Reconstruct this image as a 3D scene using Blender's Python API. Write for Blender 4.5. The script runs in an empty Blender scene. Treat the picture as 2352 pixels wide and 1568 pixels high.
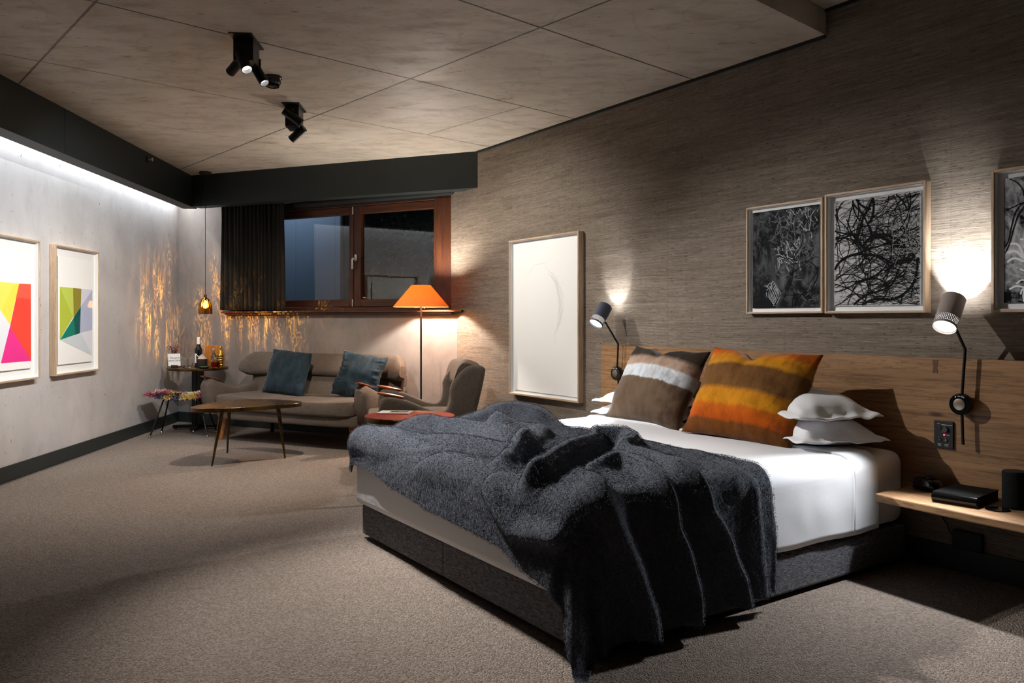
import bpy, bmesh, math, random
import numpy as np
from mathutils import Vector, Matrix, Euler, noise as mnoise
random.seed(7)
sc = bpy.context.scene
COL = sc.collection
PI = math.pi
R = math.radians

# ---------------------------------------------------------------- measured camera
FPX = 28 / 36 * 2352; CAMH = 1.16; HZ = 735
def ray(px, py): return ((px - 1176) / FPX, 1.0, (HZ - py) / FPX)
def atz(px, py, z):
    r = ray(px, py); t = (z - CAMH) / r[2]; return Vector((r[0] * t, t, z))

class Frame:
    """a wall: origin on the floor, x along the wall to the right seen from inside, y outward"""
    def __init__(s, o, ang):
        s.o = o; s.a = ang; s.x = (math.cos(ang), math.sin(ang)); s.y = (-s.x[1], s.x[0])
    def w(s, x, d, z):           # d = distance into the room
        return Vector((s.o[0] + s.x[0] * x - s.y[0] * d, s.o[1] + s.x[1] * x - s.y[1] * d, z))
    def loc(s, p):
        dx, dy = p[0] - s.o[0], p[1] - s.o[1]
        return (dx * s.x[0] + dy * s.x[1], -(dx * s.y[0] + dy * s.y[1]))
    def pw(s, px, py, d=0):
        r = ray(px, py); den = r[0] * s.y[0] + r[1] * s.y[1]
        t = (s.o[0] * s.y[0] + s.o[1] * s.y[1] - d) / den
        return (s.loc((r[0] * t, r[1] * t))[0], CAMH + r[2] * t)
    def mat(s, x=0, d=0, z=0):
        return Matrix.Translation(s.w(x, d, z)) @ Matrix.Rotation(s.a, 4, 'Z')
CR = (-.515, 7.47); CL = (-3.835, 9.14)
FR = Frame(CR, math.atan2(-.827, .562))
FB = Frame(CL, math.atan2(CR[1] - CL[1], CR[0] - CL[0]))
FL = Frame((-3.619, 5.628), math.atan2(1829, -109))
CEIL = 2.68
HS = 2.47                                   # s of the bed's far side

# ---------------------------------------------------------------- mesh builder
class MB:
    def __init__(s): s.v = []; s.f = []; s.mi = []
    def add(s, vs, fs, m=0, M=None):
        b = len(s.v)
        s.v += [tuple(M @ Vector(p)) if M is not None else tuple(p) for p in vs]
        s.f += [tuple(b + i for i in f) for f in fs]; s.mi += [m] * len(fs); return s
    def box(s, x0, x1, y0, y1, z0, z1, m=0, M=None):
        vs = [(x, y, z) for z in (z0, z1) for y in (y0, y1) for x in (x0, x1)]
        return s.add(vs, [(0, 2, 3, 1), (4, 5, 7, 6), (0, 1, 5, 4), (2, 6, 7, 3), (0, 4, 6, 2), (1, 3, 7, 5)], m, M)
    def rings(s, rs, caps=(True, True), m=0, M=None, closed=True):
        n = len(rs[0]); vs = [p for r in rs for p in r]; fs = []
        for i in range(len(rs) - 1):
            for j in range(n if closed else n - 1):
                k = (j + 1) % n
                fs.append((i * n + j, i * n + k, (i + 1) * n + k, (i + 1) * n + j))
        if caps[0]: fs.append(tuple(range(n - 1, -1, -1)))
        if caps[1]: fs.append(tuple((len(rs) - 1) * n + j for j in range(n)))
        return s.add(vs, fs, m, M)
    def tube(s, path, r, n=10, m=0, M=None, caps=(True, True)):
        P = [Vector(p) for p in path]; k = len(P)
        rr = r if isinstance(r, (list, tuple)) else [r] * k
        rs = []; prev = None
        for i in range(k):
            t = (P[min(i + 1, k - 1)] - P[max(i - 1, 0)]).normalized()
            if prev is None:
                a = Vector((0, 0, 1)) if abs(t.z) < .9 else Vector((1, 0, 0))
                u = t.cross(a).normalized()
            else: u = (prev - t * prev.dot(t)).normalized()
            prev = u; w = t.cross(u)
            rs.append([P[i] + (u * math.cos(2 * PI * j / n) + w * math.sin(2 * PI * j / n)) * rr[i] for j in range(n)])
        return s.rings(rs, caps, m, M)
    def lathe(s, prof, n=32, m=0, M=None, caps=(False, False)):
        rs = [[(r * math.cos(2 * PI * j / n), r * math.sin(2 * PI * j / n), z) for j in range(n)] for r, z in prof]
        return s.rings(rs, caps, m, M)
    def prism(s, poly, z0, z1, m=0, M=None):
        return s.rings([[(x, y, z0) for x, y in poly], [(x, y, z1) for x, y in poly]], (True, True), m, M)
    def build(s, name, mats, parent=None, bevel=0, sub=0, smooth=True, ang=35, M=None, seg=2):
        me = bpy.data.meshes.new(name)
        me.from_pydata(s.v, [], s.f); me.update()
        for mt in (mats if isinstance(mats, (list, tuple)) else [mats]): me.materials.append(mt)
        if any(s.mi): me.polygons.foreach_set('material_index', s.mi)
        bm = bmesh.new(); bm.from_mesh(me); bmesh.ops.recalc_face_normals(bm, faces=bm.faces); bm.to_mesh(me); bm.free()
        if smooth:
            me.polygons.foreach_set('use_smooth', [True] * len(me.polygons))
            if not sub: me.set_sharp_from_angle(angle=R(ang))
        o = bpy.data.objects.new(name, me); COL.objects.link(o)
        if parent: o.parent = parent
        if M is not None: o.matrix_local = M
        if bevel:
            b = o.modifiers.new('bevel', 'BEVEL'); b.width = bevel; b.segments = seg; b.limit_method = 'ANGLE'; b.angle_limit = R(35)
            b.harden_normals = False
        if sub:
            b = o.modifiers.new('sub', 'SUBSURF'); b.levels = sub; b.render_levels = sub
        return o
def tag(o, label, cat, group=None):
    o['label'] = label; o['category'] = cat
    if group: o['group'] = group
    return o
def thing(name, label, cat, M, group=None):
    o = bpy.data.objects.new(name, None); COL.objects.link(o); o.empty_display_size = .1
    o.matrix_world = M if isinstance(M, Matrix) else Matrix.Translation(M)
    return tag(o, label, cat, group)
def struct(o): o['kind'] = 'structure'; return o
def sempty(name, M):
    o = bpy.data.objects.new(name, None); COL.objects.link(o); o.matrix_world = M; return struct(o)
def T(x, y, z, a=0): return Matrix.Translation((x, y, z)) @ Matrix.Rotation(a, 4, 'Z')

# ---------------------------------------------------------------- materials
def C(r, g, b):
    f = lambda c: (c / 255 / 12.92) if c / 255 <= .04045 else ((c / 255 + .055) / 1.055) ** 2.4
    return (f(r), f(g), f(b), 1)
class G:
    def __init__(s, name, col=(.5, .5, .5, 1), rough=.5, metal=0, spec=.5, **kw):
        s.m = bpy.data.materials.new(name); s.m.use_nodes = True; s.nt = s.m.node_tree
        s.b = s.nt.nodes['Principled BSDF']; s.out = s.nt.nodes['Material Output']
        s.set(s.b, 'Base Color', col); s.set(s.b, 'Roughness', rough); s.set(s.b, 'Metallic', metal); s.set(s.b, 'Specular IOR Level', spec)
        for k, v in kw.items(): s.set(s.b, k.replace('_', ' '), v)
    def set(s, n, k, v):
        i = n.inputs[k]
        if isinstance(v, bpy.types.NodeSocket): s.nt.links.new(v, i)
        elif isinstance(v, tuple) and len(v) == 3 and i.type == 'RGBA': i.default_value = (*v, 1)
        else: i.default_value = v
    def n(s, t, ins={}, **pr):
        n = s.nt.nodes.new('ShaderNode' + t)
        for k, v in pr.items(): setattr(n, k, v)
        for k, v in ins.items(): s.set(n, k, v)
        return n
    def obj(s): return s.n('TexCoord').outputs['Object']
    def mp(s, v, sc_=(1, 1, 1), loc=(0, 0, 0), rot=(0, 0, 0)):
        return s.n('Mapping', {'Vector': v, 'Scale': sc_, 'Location': loc, 'Rotation': rot}).outputs[0]
    def noise(s, v, scale=5, detail=4, rough=.5, dist=0, col=False):
        n = s.n('TexNoise', {'Vector': v, 'Scale': scale, 'Detail': detail, 'Roughness': rough, 'Distortion': dist})
        return n.outputs['Color' if col else 'Fac']
    def vor(s, v, scale=5, feature='F1', out='Distance', rnd=1.0):
        n = s.n('TexVoronoi', {'Vector': v, 'Scale': scale, 'Randomness': rnd}, feature=feature); return n.outputs[out]
    def mr(s, v, a, b, c=0, d=1, smooth=False):
        n = s.n('MapRange', {'Value': v, 'From Min': a, 'From Max': b, 'To Min': c, 'To Max': d})
        if smooth: n.interpolation_type = 'SMOOTHSTEP'
        return n.outputs[0]
    def ma(s, op, a, b=0, c=0):
        n = s.n('Math', operation=op); s.set(n, 0, a) if False else None
        for i, v in enumerate((a, b, c)):
            if isinstance(v, bpy.types.NodeSocket): s.nt.links.new(v, n.inputs[i])
            else: n.inputs[i].default_value = v
        return n.outputs[0]
    def mix(s, f, a, b, blend='MIX'):
        n = s.n('Mix', data_type='RGBA', blend_type=blend, clamp_factor=True)
        for i, v in ((0, f), (6, a), (7, b)):
            if isinstance(v, bpy.types.NodeSocket): s.nt.links.new(v, n.inputs[i])
            else: n.inputs[i].default_value = v
        return n.outputs[2]
    def sep(s, v): return s.n('SeparateXYZ', {0: v}).outputs
    def comb(s, x=0, y=0, z=0):
        n = s.n('CombineXYZ')
        for i, v in enumerate((x, y, z)):
            if isinstance(v, bpy.types.NodeSocket): s.nt.links.new(v, n.inputs[i])
            else: n.inputs[i].default_value = v
        return n.outputs[0]
    def ramp(s, f, stops):
        n = s.n('ValToRGB', {0: f}); e = n.color_ramp.elements
        while len(e) < len(stops): e.new(.5)
        for i, (p, c) in enumerate(stops): e[i].position = p; e[i].color = c
        return n.outputs[0]
    def bump(s, h, strength=.3, dist=.01):
        s.set(s.b, 'Normal', s.n('Bump', {'Height': h, 'Strength': strength, 'Distance': dist}).outputs[0])
    def col(s, c): s.set(s.b, 'Base Color', c)
    def shader(s, sh): s.nt.links.new(sh, s.out.inputs['Surface'])

def plain(name, rgb, rough=.5, metal=0, spec=.5, nz=0, bump=0, bs=200, **kw):
    g = G(name, C(*rgb), rough, metal, spec, **kw)
    if nz or bump:
        o = g.obj()
        if nz: g.col(g.mix(g.mr(g.noise(o, 14, 5, .6), .3, .7), tuple(c * (1 - nz) for c in C(*rgb)[:3]) + (1,), tuple(min(1, c * (1 + nz)) for c in C(*rgb)[:3]) + (1,)))
        if bump: g.bump(g.noise(o, bs, 3, .6), bump, .003)
    return g.m
def emis(name, rgb, st):
    g = G(name); e = g.n('Emission', {'Color': C(*rgb), 'Strength': st}); g.shader(e.outputs[0]); return g.m
def bulbm(name, rgb, st):
    g = G(name); e = g.n('Emission', {'Color': C(*rgb), 'Strength': st}); tr = g.n('BsdfTransparent'); ad = g.n('AddShader')
    g.nt.links.new(e.outputs[0], ad.inputs[0]); g.nt.links.new(tr.outputs[0], ad.inputs[1]); g.shader(ad.outputs[0]); return g.m
def pane(name, tint=(1, 1, 1), k=1.0):
    g = G(name)
    lw = g.n('Fresnel', {'IOR': 1.5})
    f = g.ma('MINIMUM', g.ma('MULTIPLY', lw.outputs[0], k), 1)
    bf = g.n('NewGeometry').outputs['Backfacing']; f = g.ma('MULTIPLY', f, g.ma('SUBTRACT', 1, bf))
    tr = g.n('BsdfTransparent', {'Color': (*tint, 1)}); gl = g.n('BsdfGlossy', {'Roughness': .02, 'Color': (1, 1, 1, 1)})
    mx = g.n('MixShader'); g.nt.links.new(f, mx.inputs[0]); g.nt.links.new(tr.outputs[0], mx.inputs[1]); g.nt.links.new(gl.outputs[0], mx.inputs[2])
    g.shader(mx.outputs[0]); return g.m

def m_ceiling():
    g = G('concrete_ceiling', rough=.55, spec=.35); o = g.obj(); X = g.sep(o)
    u = g.ma('ADD', g.ma('MULTIPLY', X[0], -.667), g.ma('MULTIPLY', X[1], .745))
    v = g.ma('ADD', g.ma('MULTIPLY', X[0], .744), g.ma('MULTIPLY', X[1], .668))
    w = g.ma('MULTIPLY', g.ma('SUBTRACT', g.noise(o, 9, 3), .5), .006)
    u2 = g.ma('ADD', u, w); v2 = g.ma('ADD', v, w)
    def line(c, p, wd): return g.mr(g.ma('ABSOLUTE', g.ma('SUBTRACT', c, p)), wd * .4, wd, 1, 0)
    L = None
    for c, p, wd, lo, hi, oc, st in ((u2, 5.335, .008, -9, 9, v, .8), (u2, 4.165, .009, -9, 9, v, .95), (u2, 2.985, .009, -9, 9, v, .95), (u2, 1.81, .008, -9, 9, v, .8),
                                 (v2, 1.061, .009, -9, 9, u, .8), (v2, 2.875, .009, -9, 9, u, .85), (v2, 3.845, .008, 4.165, 5.335, u, .7), (u2, 4.593, .007, 3.85, 9, v, .5),
                                 (u2, 6.5, .007, -9, 9, v, .5), (v2, 4.69, .008, -9, 4.165, u, .7)):
        a = line(c, p, wd); a = g.ma('MULTIPLY', a, st)
        if lo > -9: a = g.ma('MULTIPLY', a, g.ma('GREATER_THAN', oc, lo))
        if hi < 9: a = g.ma('MULTIPLY', a, g.ma('LESS_THAN', oc, hi))
        L = a if L is None else g.ma('MAXIMUM', L, a)
    big = g.noise(o, 1.1, 6, .6, .6); mid = g.noise(g.mp(o, (1, 2.2, 1), rot=(0, 0, .7)), 4, 6, .65)
    c = g.mix(g.mr(big, .3, .72), C(182, 173, 159), C(210, 201, 187))
    c = g.mix(g.mr(mid, .48, .74, 0, .7), c, C(148, 134, 118))
    c = g.mix(g.mr(g.noise(g.mp(o, (1, 3, 1), rot=(0, 0, .75)), 2.2, 5, .7, .4), .62, .78, 0, .5), c, C(226, 217, 204))
    c = g.mix(g.mr(g.noise(g.mp(o, (1, 2, 1), (4, 3, 1), (0, 0, .7)), 3.1, 4, .6), .63, .74, 0, .6), c, C(133, 101, 62))   # rust stains
    spk = g.mr(g.noise(g.mp(o, (3, 9, 1), rot=(0, 0, -.73)), 5, 3, .5), .67, .73)
    c = g.mix(g.ma('MULTIPLY', spk, .6), c, C(78, 70, 64))
    c = g.mix(g.ma('MULTIPLY', g.mr(g.ma('ABSOLUTE', g.ma('SUBTRACT', g.noise(o, 1.7, 2), .5)), 0, .012, 1, 0), .16), c, C(90, 82, 74))
    c = g.mix(g.mr(g.noise(o, 90, 2), .62, .75, 0, .25), c, C(100, 90, 80))
    c = g.mix(L, c, C(40, 36, 34)); g.col(c)
    g.set(g.b, 'Roughness', g.mr(mid, .3, .8, .42, .68))
    g.bump(g.ma('SUBTRACT', g.ma('MULTIPLY', g.noise(o, 40, 4), .3), L), .35, .006); return g.m
def m_concrete(name, a, b, d, wear=1.0):
    g = G(name, rough=.7, spec=.3); o = g.obj()
    n1 = g.noise(o, 1.5, 6, .62, .5); n2 = g.noise(g.mp(o, (1, 1, .55)), 6, 6, .65)
    c = g.mix(g.mr(n1, .3, .7), C(*a), C(*b)); c = g.mix(g.mr(n2, .52, .8, 0, .5), c, C(*d))
    pit = g.mr(g.vor(g.mp(o, (1, 1, .8)), 13), .03, .065, 1, 0)
    pit = g.ma('MULTIPLY', pit, g.mr(g.noise(o, 3.2, 2), .49, .54))
    scr = g.mr(g.noise(g.mp(o, (7, 1, 2.6), rot=(0, .7, 0)), 4.5, 3, .6), .69, .71)
    sm = g.mr(g.noise(g.mp(o, (3.5, 1, 10), (2, 0, 5)), 5, 3, .6), .67, .71)
    p = g.ma('MAXIMUM', g.ma('MAXIMUM', pit, scr), g.ma('MULTIPLY', sm, .5))
    c = g.mix(g.ma('MULTIPLY', p, .85 * wear), c, C(52, 48, 47)); g.col(c)
    g.bump(g.ma('SUBTRACT', g.ma('MULTIPLY', n2, .25), p), .35, .006); return g.m
def m_grass():
    g = G('grasscloth', rough=.8, spec=.2); o = g.obj(); X = g.sep(o)
    bow = g.ma('MULTIPLY', g.ma('SUBTRACT', g.noise(g.mp(o, (1, 0, 1)), 1.1, 2), .5), .03)
    o2 = g.comb(X[0], 0, g.ma('ADD', X[2], bow))
    n1 = g.noise(g.mp(o2, (2.6, 1, 130)), 1, 5, .65); n2 = g.noise(g.mp(o2, (11, 1, 250), (5, 0, 3)), 1, 4, .7)
    n3 = g.noise(g.mp(o2, (24, 1, 200), (9, 0, 7)), 1, 3, .65); big = g.noise(g.mp(o2, (.8, 1, 9)), 1, 4, .6)
    midn = g.noise(g.mp(o2, (1.6, 1, 30), (3, 0, 1)), 1, 5, .65, .3); lump = g.noise(g.mp(o2, (5, 1, 55), (1, 0, 8)), 1, 4, .7)
    c = g.mix(g.mr(n1, .34, .68), C(112, 100, 87), C(152, 140, 126))
    c = g.mix(g.mr(midn, .5, .7, 0, .55), c, C(84, 74, 64)); c = g.mix(g.mr(lump, .52, .7, 0, .45), c, C(94, 83, 72))
    c = g.mix(g.mr(big, .35, .7, .35, 0), c, C(84, 73, 62))
    c = g.mix(g.mr(n2, .54, .70, 0, .6), c, C(184, 174, 160))
    c = g.mix(g.mr(n3, .60, .66, 0, .95), c, C(46, 38, 32))
    c = g.mix(g.mr(n2, .42, .32, 0, .5), c, C(76, 66, 57))
    strip = g.n('TexWhiteNoise', {'Vector': g.comb(g.ma('FLOOR', g.ma('DIVIDE', X[0], .91)), 0, 0)}, noise_dimensions='3D').outputs[0]
    c = g.mix(g.mr(strip, 0, 1, 0, .2), c, C(88, 78, 68))
    fr = g.ma('ABSOLUTE', g.ma('SUBTRACT', g.ma('FRACT', g.ma('DIVIDE', X[0], .91)), .5))
    c = g.mix(g.mr(fr, .4985, .4995, 0, .35), c, C(60, 52, 45)); g.col(c)
    g.bump(g.ma('ADD', g.ma('ADD', n1, n2), g.ma('MULTIPLY', n3, -.6)), .35, .004); return g.m
def m_carpet():
    g = G('carpet', rough=.95, spec=.05); o = g.obj()
    v = g.vor(g.mp(o, (1, 1, 1), rot=(0, 0, .5)), 165, out='Distance'); n = g.noise(o, 260, 3, .7); b = g.noise(o, 1.3, 5, .6)
    vc = g.n('TexVoronoi', {'Vector': g.mp(o, rot=(0, 0, .5)), 'Scale': 165}).outputs['Color']
    cs = g.sep(vc)[0]
    c = g.mix(cs, C(114, 102, 93), C(158, 145, 134))
    c = g.mix(g.mr(n, .56, .7, 0, .6), c, C(70, 61, 55)); c = g.mix(g.mr(b, .3, .7, .18, 0), c, C(100, 88, 79)); g.col(c)
    g.bump(g.ma('SUBTRACT', g.ma('MULTIPLY', n, .6), v), .9, .006); return g.m
def m_wood(name, a, b, d, axis='X', seams=(), scale=1., rough=.45, knots=True):
    g = G(name, rough=rough, spec=.4); o = g.obj(); X = g.sep(o)
    ax = {'X': 0, 'Y': 1, 'Z': 2}[axis]
    if seams:
        off = 0
        for z in seams: off = g.ma('ADD', off, g.ma('MULTIPLY', g.ma('GREATER_THAN', X[2], z), 3.7))
        o = g.comb(g.ma('ADD', X[0], off), g.ma('ADD', X[1], off), X[2])
    s = [16, 16, 16]; s[ax] = 1.1
    wob = g.noise(g.mp(o, tuple(.25 * k for k in s)), scale, 3, .5)
    s2 = g.n('VectorMath', {0: g.mp(o, tuple(s)), 1: g.comb(g.ma('MULTIPLY', wob, 4), g.ma('MULTIPLY', wob, 4), g.ma('MULTIPLY', wob, 4))}, operation='ADD').outputs[0]
    n1 = g.noise(s2, scale, 5, .62); s3 = [90, 90, 90]; s3[ax] = 3.5
    n2 = g.noise(g.mp(o, tuple(s3)), scale, 3, .6)
    c = g.mix(g.mr(n1, .35, .66), C(*a), C(*b)); c = g.mix(g.mr(n2, .5, .72, 0, .85), c, C(*d))
    rg = g.ma('ABSOLUTE', g.ma('SUBTRACT', g.ma('FRACT', g.ma('MULTIPLY', n1, 9)), .5))
    c = g.mix(g.mr(rg, .0, .18, .6, 0), c, C(*d))
    if knots:
        kd = g.vor(g.mp(o, (1.6, 1, 5) if axis == 'X' else (2, 2, 2)), 1.5)
        c = g.mix(g.mr(kd, .05, .12, .85, 0), c, C(*[int(q * .45) for q in d]))
    if seams:
        L = 0
        for z in seams: L = g.ma('MAXIMUM', L, g.mr(g.ma('ABSOLUTE', g.ma('SUBTRACT', X[2], z)), .0008, .002, .6, 0))
        c = g.mix(L, c, C(50, 34, 20))
    g.col(c); g.bump(g.ma('ADD', n1, g.ma('MULTIPLY', n2, .5)), .12, .004); return g.m
def m_fabric(name, a, b, sc_=300, bump=.6, rough=.9, sheen=0, big=3, dist=.004, mixr=(.35, .65)):
    g = G(name, rough=rough, spec=.1); o = g.obj()
    n = g.noise(o, sc_, 3, .65); n2 = g.noise(o, big, 5, .6)
    g.col(g.mix(g.ma('ADD', g.ma('MULTIPLY', g.mr(n, *mixr), .7), g.ma('MULTIPLY', g.mr(n2, .3, .7), .3)), C(*a), C(*b)))
    if sheen: g.set(g.b, 'Sheen Weight', sheen); g.set(g.b, 'Sheen Roughness', .35)
    g.bump(n, bump, dist); return g.m
def m_stripes(name, stops, z0, z1, stain, curve=.03):
    """velvet with painted horizontal bands; stops run from bottom (z0) to top (z1)"""
    g = G(name, rough=.75, spec=.1); o = g.obj(); X = g.sep(o)
    wob = g.ma('MULTIPLY', g.ma('SUBTRACT', g.noise(g.mp(o, (1, .2, .5)), 7, 5, .6), .5), .035)
    fine = g.ma('MULTIPLY', g.ma('SUBTRACT', g.noise(o, 70, 3, .7), .5), .02)
    arc = g.ma('MULTIPLY', g.ma('POWER', g.ma('ABSOLUTE', g.ma('ADD', X[0], .05)), 2), curve)
    z = g.ma('ADD', g.ma('ADD', g.ma('ADD', X[2], wob), fine), arc)
    c = g.ramp(g.mr(z, z0, z1), stops)
    blot = g.noise(g.mp(o, (1.3, .5, .8)), 13, 5, .65)
    c = g.mix(g.mr(blot, .42, .72, 0, .5), c, stain, 'MULTIPLY')
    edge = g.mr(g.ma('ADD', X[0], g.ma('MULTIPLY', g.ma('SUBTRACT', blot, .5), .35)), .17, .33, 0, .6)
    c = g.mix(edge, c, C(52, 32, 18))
    g.col(c); g.set(g.b, 'Sheen Weight', .35); g.set(g.b, 'Sheen Roughness', .3)
    g.bump(g.noise(o, 320, 3, .7), .4, .003); return g.m
def m_dots():
    """perforated band of the reading lamps: rows of round holes"""
    g = G('perforated_metal', C(128, 118, 112), .5, .2); o = g.obj(); X = g.sep(o)
    ang = g.ma('MULTIPLY', g.ma('ARCTAN2', X[1], X[0]), 42 / (2 * PI) * 1.0)
    zz = g.ma('DIVIDE', X[2], .0078)
    du = g.ma('SUBTRACT', g.ma('FRACT', ang), .5); dv = g.ma('SUBTRACT', g.ma('FRACT', zz), .5)
    d = g.ma('SQRT', g.ma('ADD', g.ma('MULTIPLY', du, du), g.ma('MULTIPLY', dv, dv)))
    hole = g.ma('LESS_THAN', d, .23)
    tr = g.n('BsdfTransparent'); mx = g.n('MixShader'); g.nt.links.new(hole, mx.inputs[0])
    g.nt.links.new(g.b.outputs[0], mx.inputs[1]); g.nt.links.new(tr.outputs[0], mx.inputs[2]); g.shader(mx.outputs[0]); return g.m
def m_translucent(name, rgb, trans=.5, rough=.8):
    g = G(name, C(*rgb), rough); o = g.obj()
    n = g.noise(g.mp(o, (1, 1, 3)), 160, 2)
    c = g.mix(g.mr(n, .3, .7, 0, .3), C(*rgb), tuple(q * .7 for q in C(*rgb)[:3]) + (1,)); g.col(c)
    t = g.n('BsdfTranslucent', {'Color': c}); mx = g.n('MixShader', {0: trans}); g.nt.links.new(g.b.outputs[0], mx.inputs[1]); g.nt.links.new(t.outputs[0], mx.inputs[2]); g.shader(mx.outputs[0]); return g.m
def glass(name, rgb=(255, 255, 255), rough=0.0, ior=1.45):
    g = G(name, C(*rgb), rough); g.set(g.b, 'Transmission Weight', 1.0); g.set(g.b, 'IOR', ior); return g.m

CEILM = m_ceiling()
WALLC = m_concrete('concrete_wall', (178, 175, 174), (202, 199, 198), (154, 150, 148))
WALLB = m_concrete('concrete_back', (130, 122, 117), (153, 145, 139), (100, 93, 88), .45)
GRASS = m_grass(); CARPET = m_carpet()
BLACKP = plain('charcoal_paint', (27, 35, 35), .55, nz=.08, bump=.05)
SKIRT = plain('skirting_paint', (40, 45, 45), .5)
GAP = plain('shadow_gap', (16, 18, 18), .8)
OAK = m_wood('oak_boards', (134, 100, 66), (160, 122, 84), (98, 68, 42), 'X', (.56, .80))
OAKS = m_wood('oak_shelf', (138, 104, 70), (166, 128, 90), (102, 72, 46), 'X', rough=.7)
PALEW = m_wood('pale_frame_wood', (184, 156, 128), (204, 180, 152), (158, 130, 102), 'X', rough=.5, knots=False)
PALEZ = m_wood('pale_frame_wood_upright', (184, 156, 128), (204, 180, 152), (158, 130, 102), 'Z', rough=.5, knots=False)
REDX = m_wood('red_brown_wood', (66, 35, 19), (86, 47, 25), (44, 23, 12), 'X', rough=.4, knots=False)
REDZ = m_wood('red_brown_wood_upright', (66, 35, 19), (86, 47, 25), (44, 23, 12), 'Z', rough=.4, knots=False)
TEAK = m_wood('teak_paw', (126, 62, 34), (152, 80, 46), (88, 40, 20), 'X', rough=.28, knots=False)
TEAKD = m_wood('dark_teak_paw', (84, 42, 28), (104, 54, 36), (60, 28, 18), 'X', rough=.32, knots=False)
LEGW = m_wood('oak_leg', (146, 92, 46), (170, 112, 60), (116, 70, 34), 'Z', rough=.4, knots=False)
DARKW = plain('dark_wood', (44, 30, 22), .4)
MATW = plain('white_board', (236, 236, 234), .9, spec=.1, bump=.05)
PAPER = plain('white_paper', (243, 243, 240), .9, spec=.1)
PANE = pane('picture_glass', k=.22)
WPANE = pane('window_glass', (.86, .9, .9), k=2.0)
BMETAL = plain('black_metal', (16, 16, 17), .4, .3)
BMATT = plain('black_matt', (18, 18, 19), .6)
BGLOSS = plain('black_gloss', (12, 12, 13), .12)
CHROME = plain('chrome', (205, 205, 205), .2, 1)
STEEL = plain('pale_steel', (200, 198, 192), .35, .6)
def m_brass():
    g = G('aged_brass', C(150, 116, 66), .32, .95); o = g.obj()
    n = g.noise(o, 7, 5, .65, .5); g.col(g.mix(g.mr(n, .35, .68), C(70, 53, 32), C(110, 85, 51))); g.set(g.b, 'Roughness', g.mr(n, .3, .7, .22, .42)); return g.m
BRASS = m_brass()
REDL = plain('red_lacquer', (150, 34, 25), .5, nz=.06)
BOUCLE = m_fabric('boucle_wool', (92, 82, 73), (144, 131, 120), 210, 1.0, dist=.016, mixr=(.36, .64))
def m_velvet(name, a, b):
    g = G(name, rough=.85, spec=.08); o = g.obj(); n = g.noise(g.mp(o, (1, 1, .6)), 9, 6, .68, .6); f = g.noise(g.mp(o, (60, 60, 400)), 1, 3, .6)
    g.col(g.mix(g.ma('ADD', g.ma('MULTIPLY', g.mr(n, .35, .7), .65), g.ma('MULTIPLY', g.mr(f, .35, .65), .35)), C(*a), C(*b)))
    g.set(g.b, 'Sheen Weight', .25); g.set(g.b, 'Sheen Roughness', .35); g.bump(f, .3, .003); return g.m
VELBLUE = m_velvet('blue_grey_velvet', (20, 30, 37), (52, 67, 77))
LINEN = m_fabric('white_linen', (226, 226, 228), (238, 238, 240), 260, .08, .85)
SHEET = m_fabric('white_sheet', (224, 225, 228), (234, 235, 238), 200, .06, .8)
MATTR = m_fabric('mattress_cotton', (226, 221, 216), (238, 234, 229), 160, .08, .85)
BEDF = G('charcoal_weave', rough=.9, spec=.1); _o = BEDF.obj()
_a = BEDF.noise(BEDF.mp(_o, (40, 40, 380)), 1, 3, .7); _b = BEDF.noise(BEDF.mp(_o, (380, 380, 60)), 1, 3, .7); _c = BEDF.noise(_o, 6, 4, .6)
BEDF.col(BEDF.mix(BEDF.ma('ADD', BEDF.ma('MULTIPLY', BEDF.mr(_a, .4, .66), .6), BEDF.ma('MULTIPLY', BEDF.mr(_b, .5, .7), .4)), C(66, 67, 72), C(158, 158, 163)))
BEDF.bump(BEDF.ma('ADD', _a, _b), .5, .003); BEDF = BEDF.m
WOOL = m_fabric('throw_wool', (52, 55, 62), (98, 102, 111), 170, .9, .95, sheen=.15, big=5, dist=.008)
FIBRE = m_fabric('throw_fibre', (56, 60, 67), (108, 112, 122), 60, .0, .9, big=9)
CURT = m_fabric('curtain_cloth', (28, 28, 26), (50, 48, 44), 240, .4, .9)
LENS = emis('lamp_lens', (255, 250, 244), 14)
LENSB = emis('reading_lens', (255, 252, 248), 5)
# ================================================================ THE ROOM
CE = FR.w(8.0, 0, 0); ROOM = [CL, CR, (CE.x, CE.y), (3.98, -2.4), (-3.14, -2.4)]
ROOM = [(p[0], p[1]) for p in ROOM]
def clip(poly, nx, ny, c):                      # keep nx*x + ny*y >= c
    out = []
    for i in range(len(poly)):
        a, b = poly[i], poly[(i + 1) % len(poly)]
        da, db = nx * a[0] + ny * a[1] - c, nx * b[0] + ny * b[1] - c
        if da >= 0: out.append(a)
        if da * db < 0:
            t = da / (da - db); out.append((a[0] + t * (b[0] - a[0]), a[1] + t * (b[1] - a[1])))
    return out
struct(MB().prism([(-4.6, 9.6), (.4, 9.6), (4.4, 1.2), (4.4, -2.6), (-4.0, -2.6)], -.12, 0).build('floor', CARPET, smooth=False))
U0 = 2.047
low = clip([(-4.6, 9.6), (.4, 9.6), (4.6, 1.2), (4.6, -2.6), (-4.0, -2.6)], -.667, .745, U0)
struct(MB().prism(low, CEIL, CEIL + .135).build('ceiling', CEILM, smooth=False))
struct(MB().prism([(-4.6, 9.6), (.4, 9.6), (4.6, 1.2), (4.6, -2.6), (-4.0, -2.6)], CEIL + .135, CEIL + .3).build('ceiling_raised', CEILM, smooth=False))
WH = CEIL + .135
struct(MB().box(-8.1, 3.6, 0, .15, 0, WH).build('wall_left', WALLC, M=FL.mat(), smooth=False))
DARKP = plain('dark_plaster', (70, 64, 60), .8, nz=.1)
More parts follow.
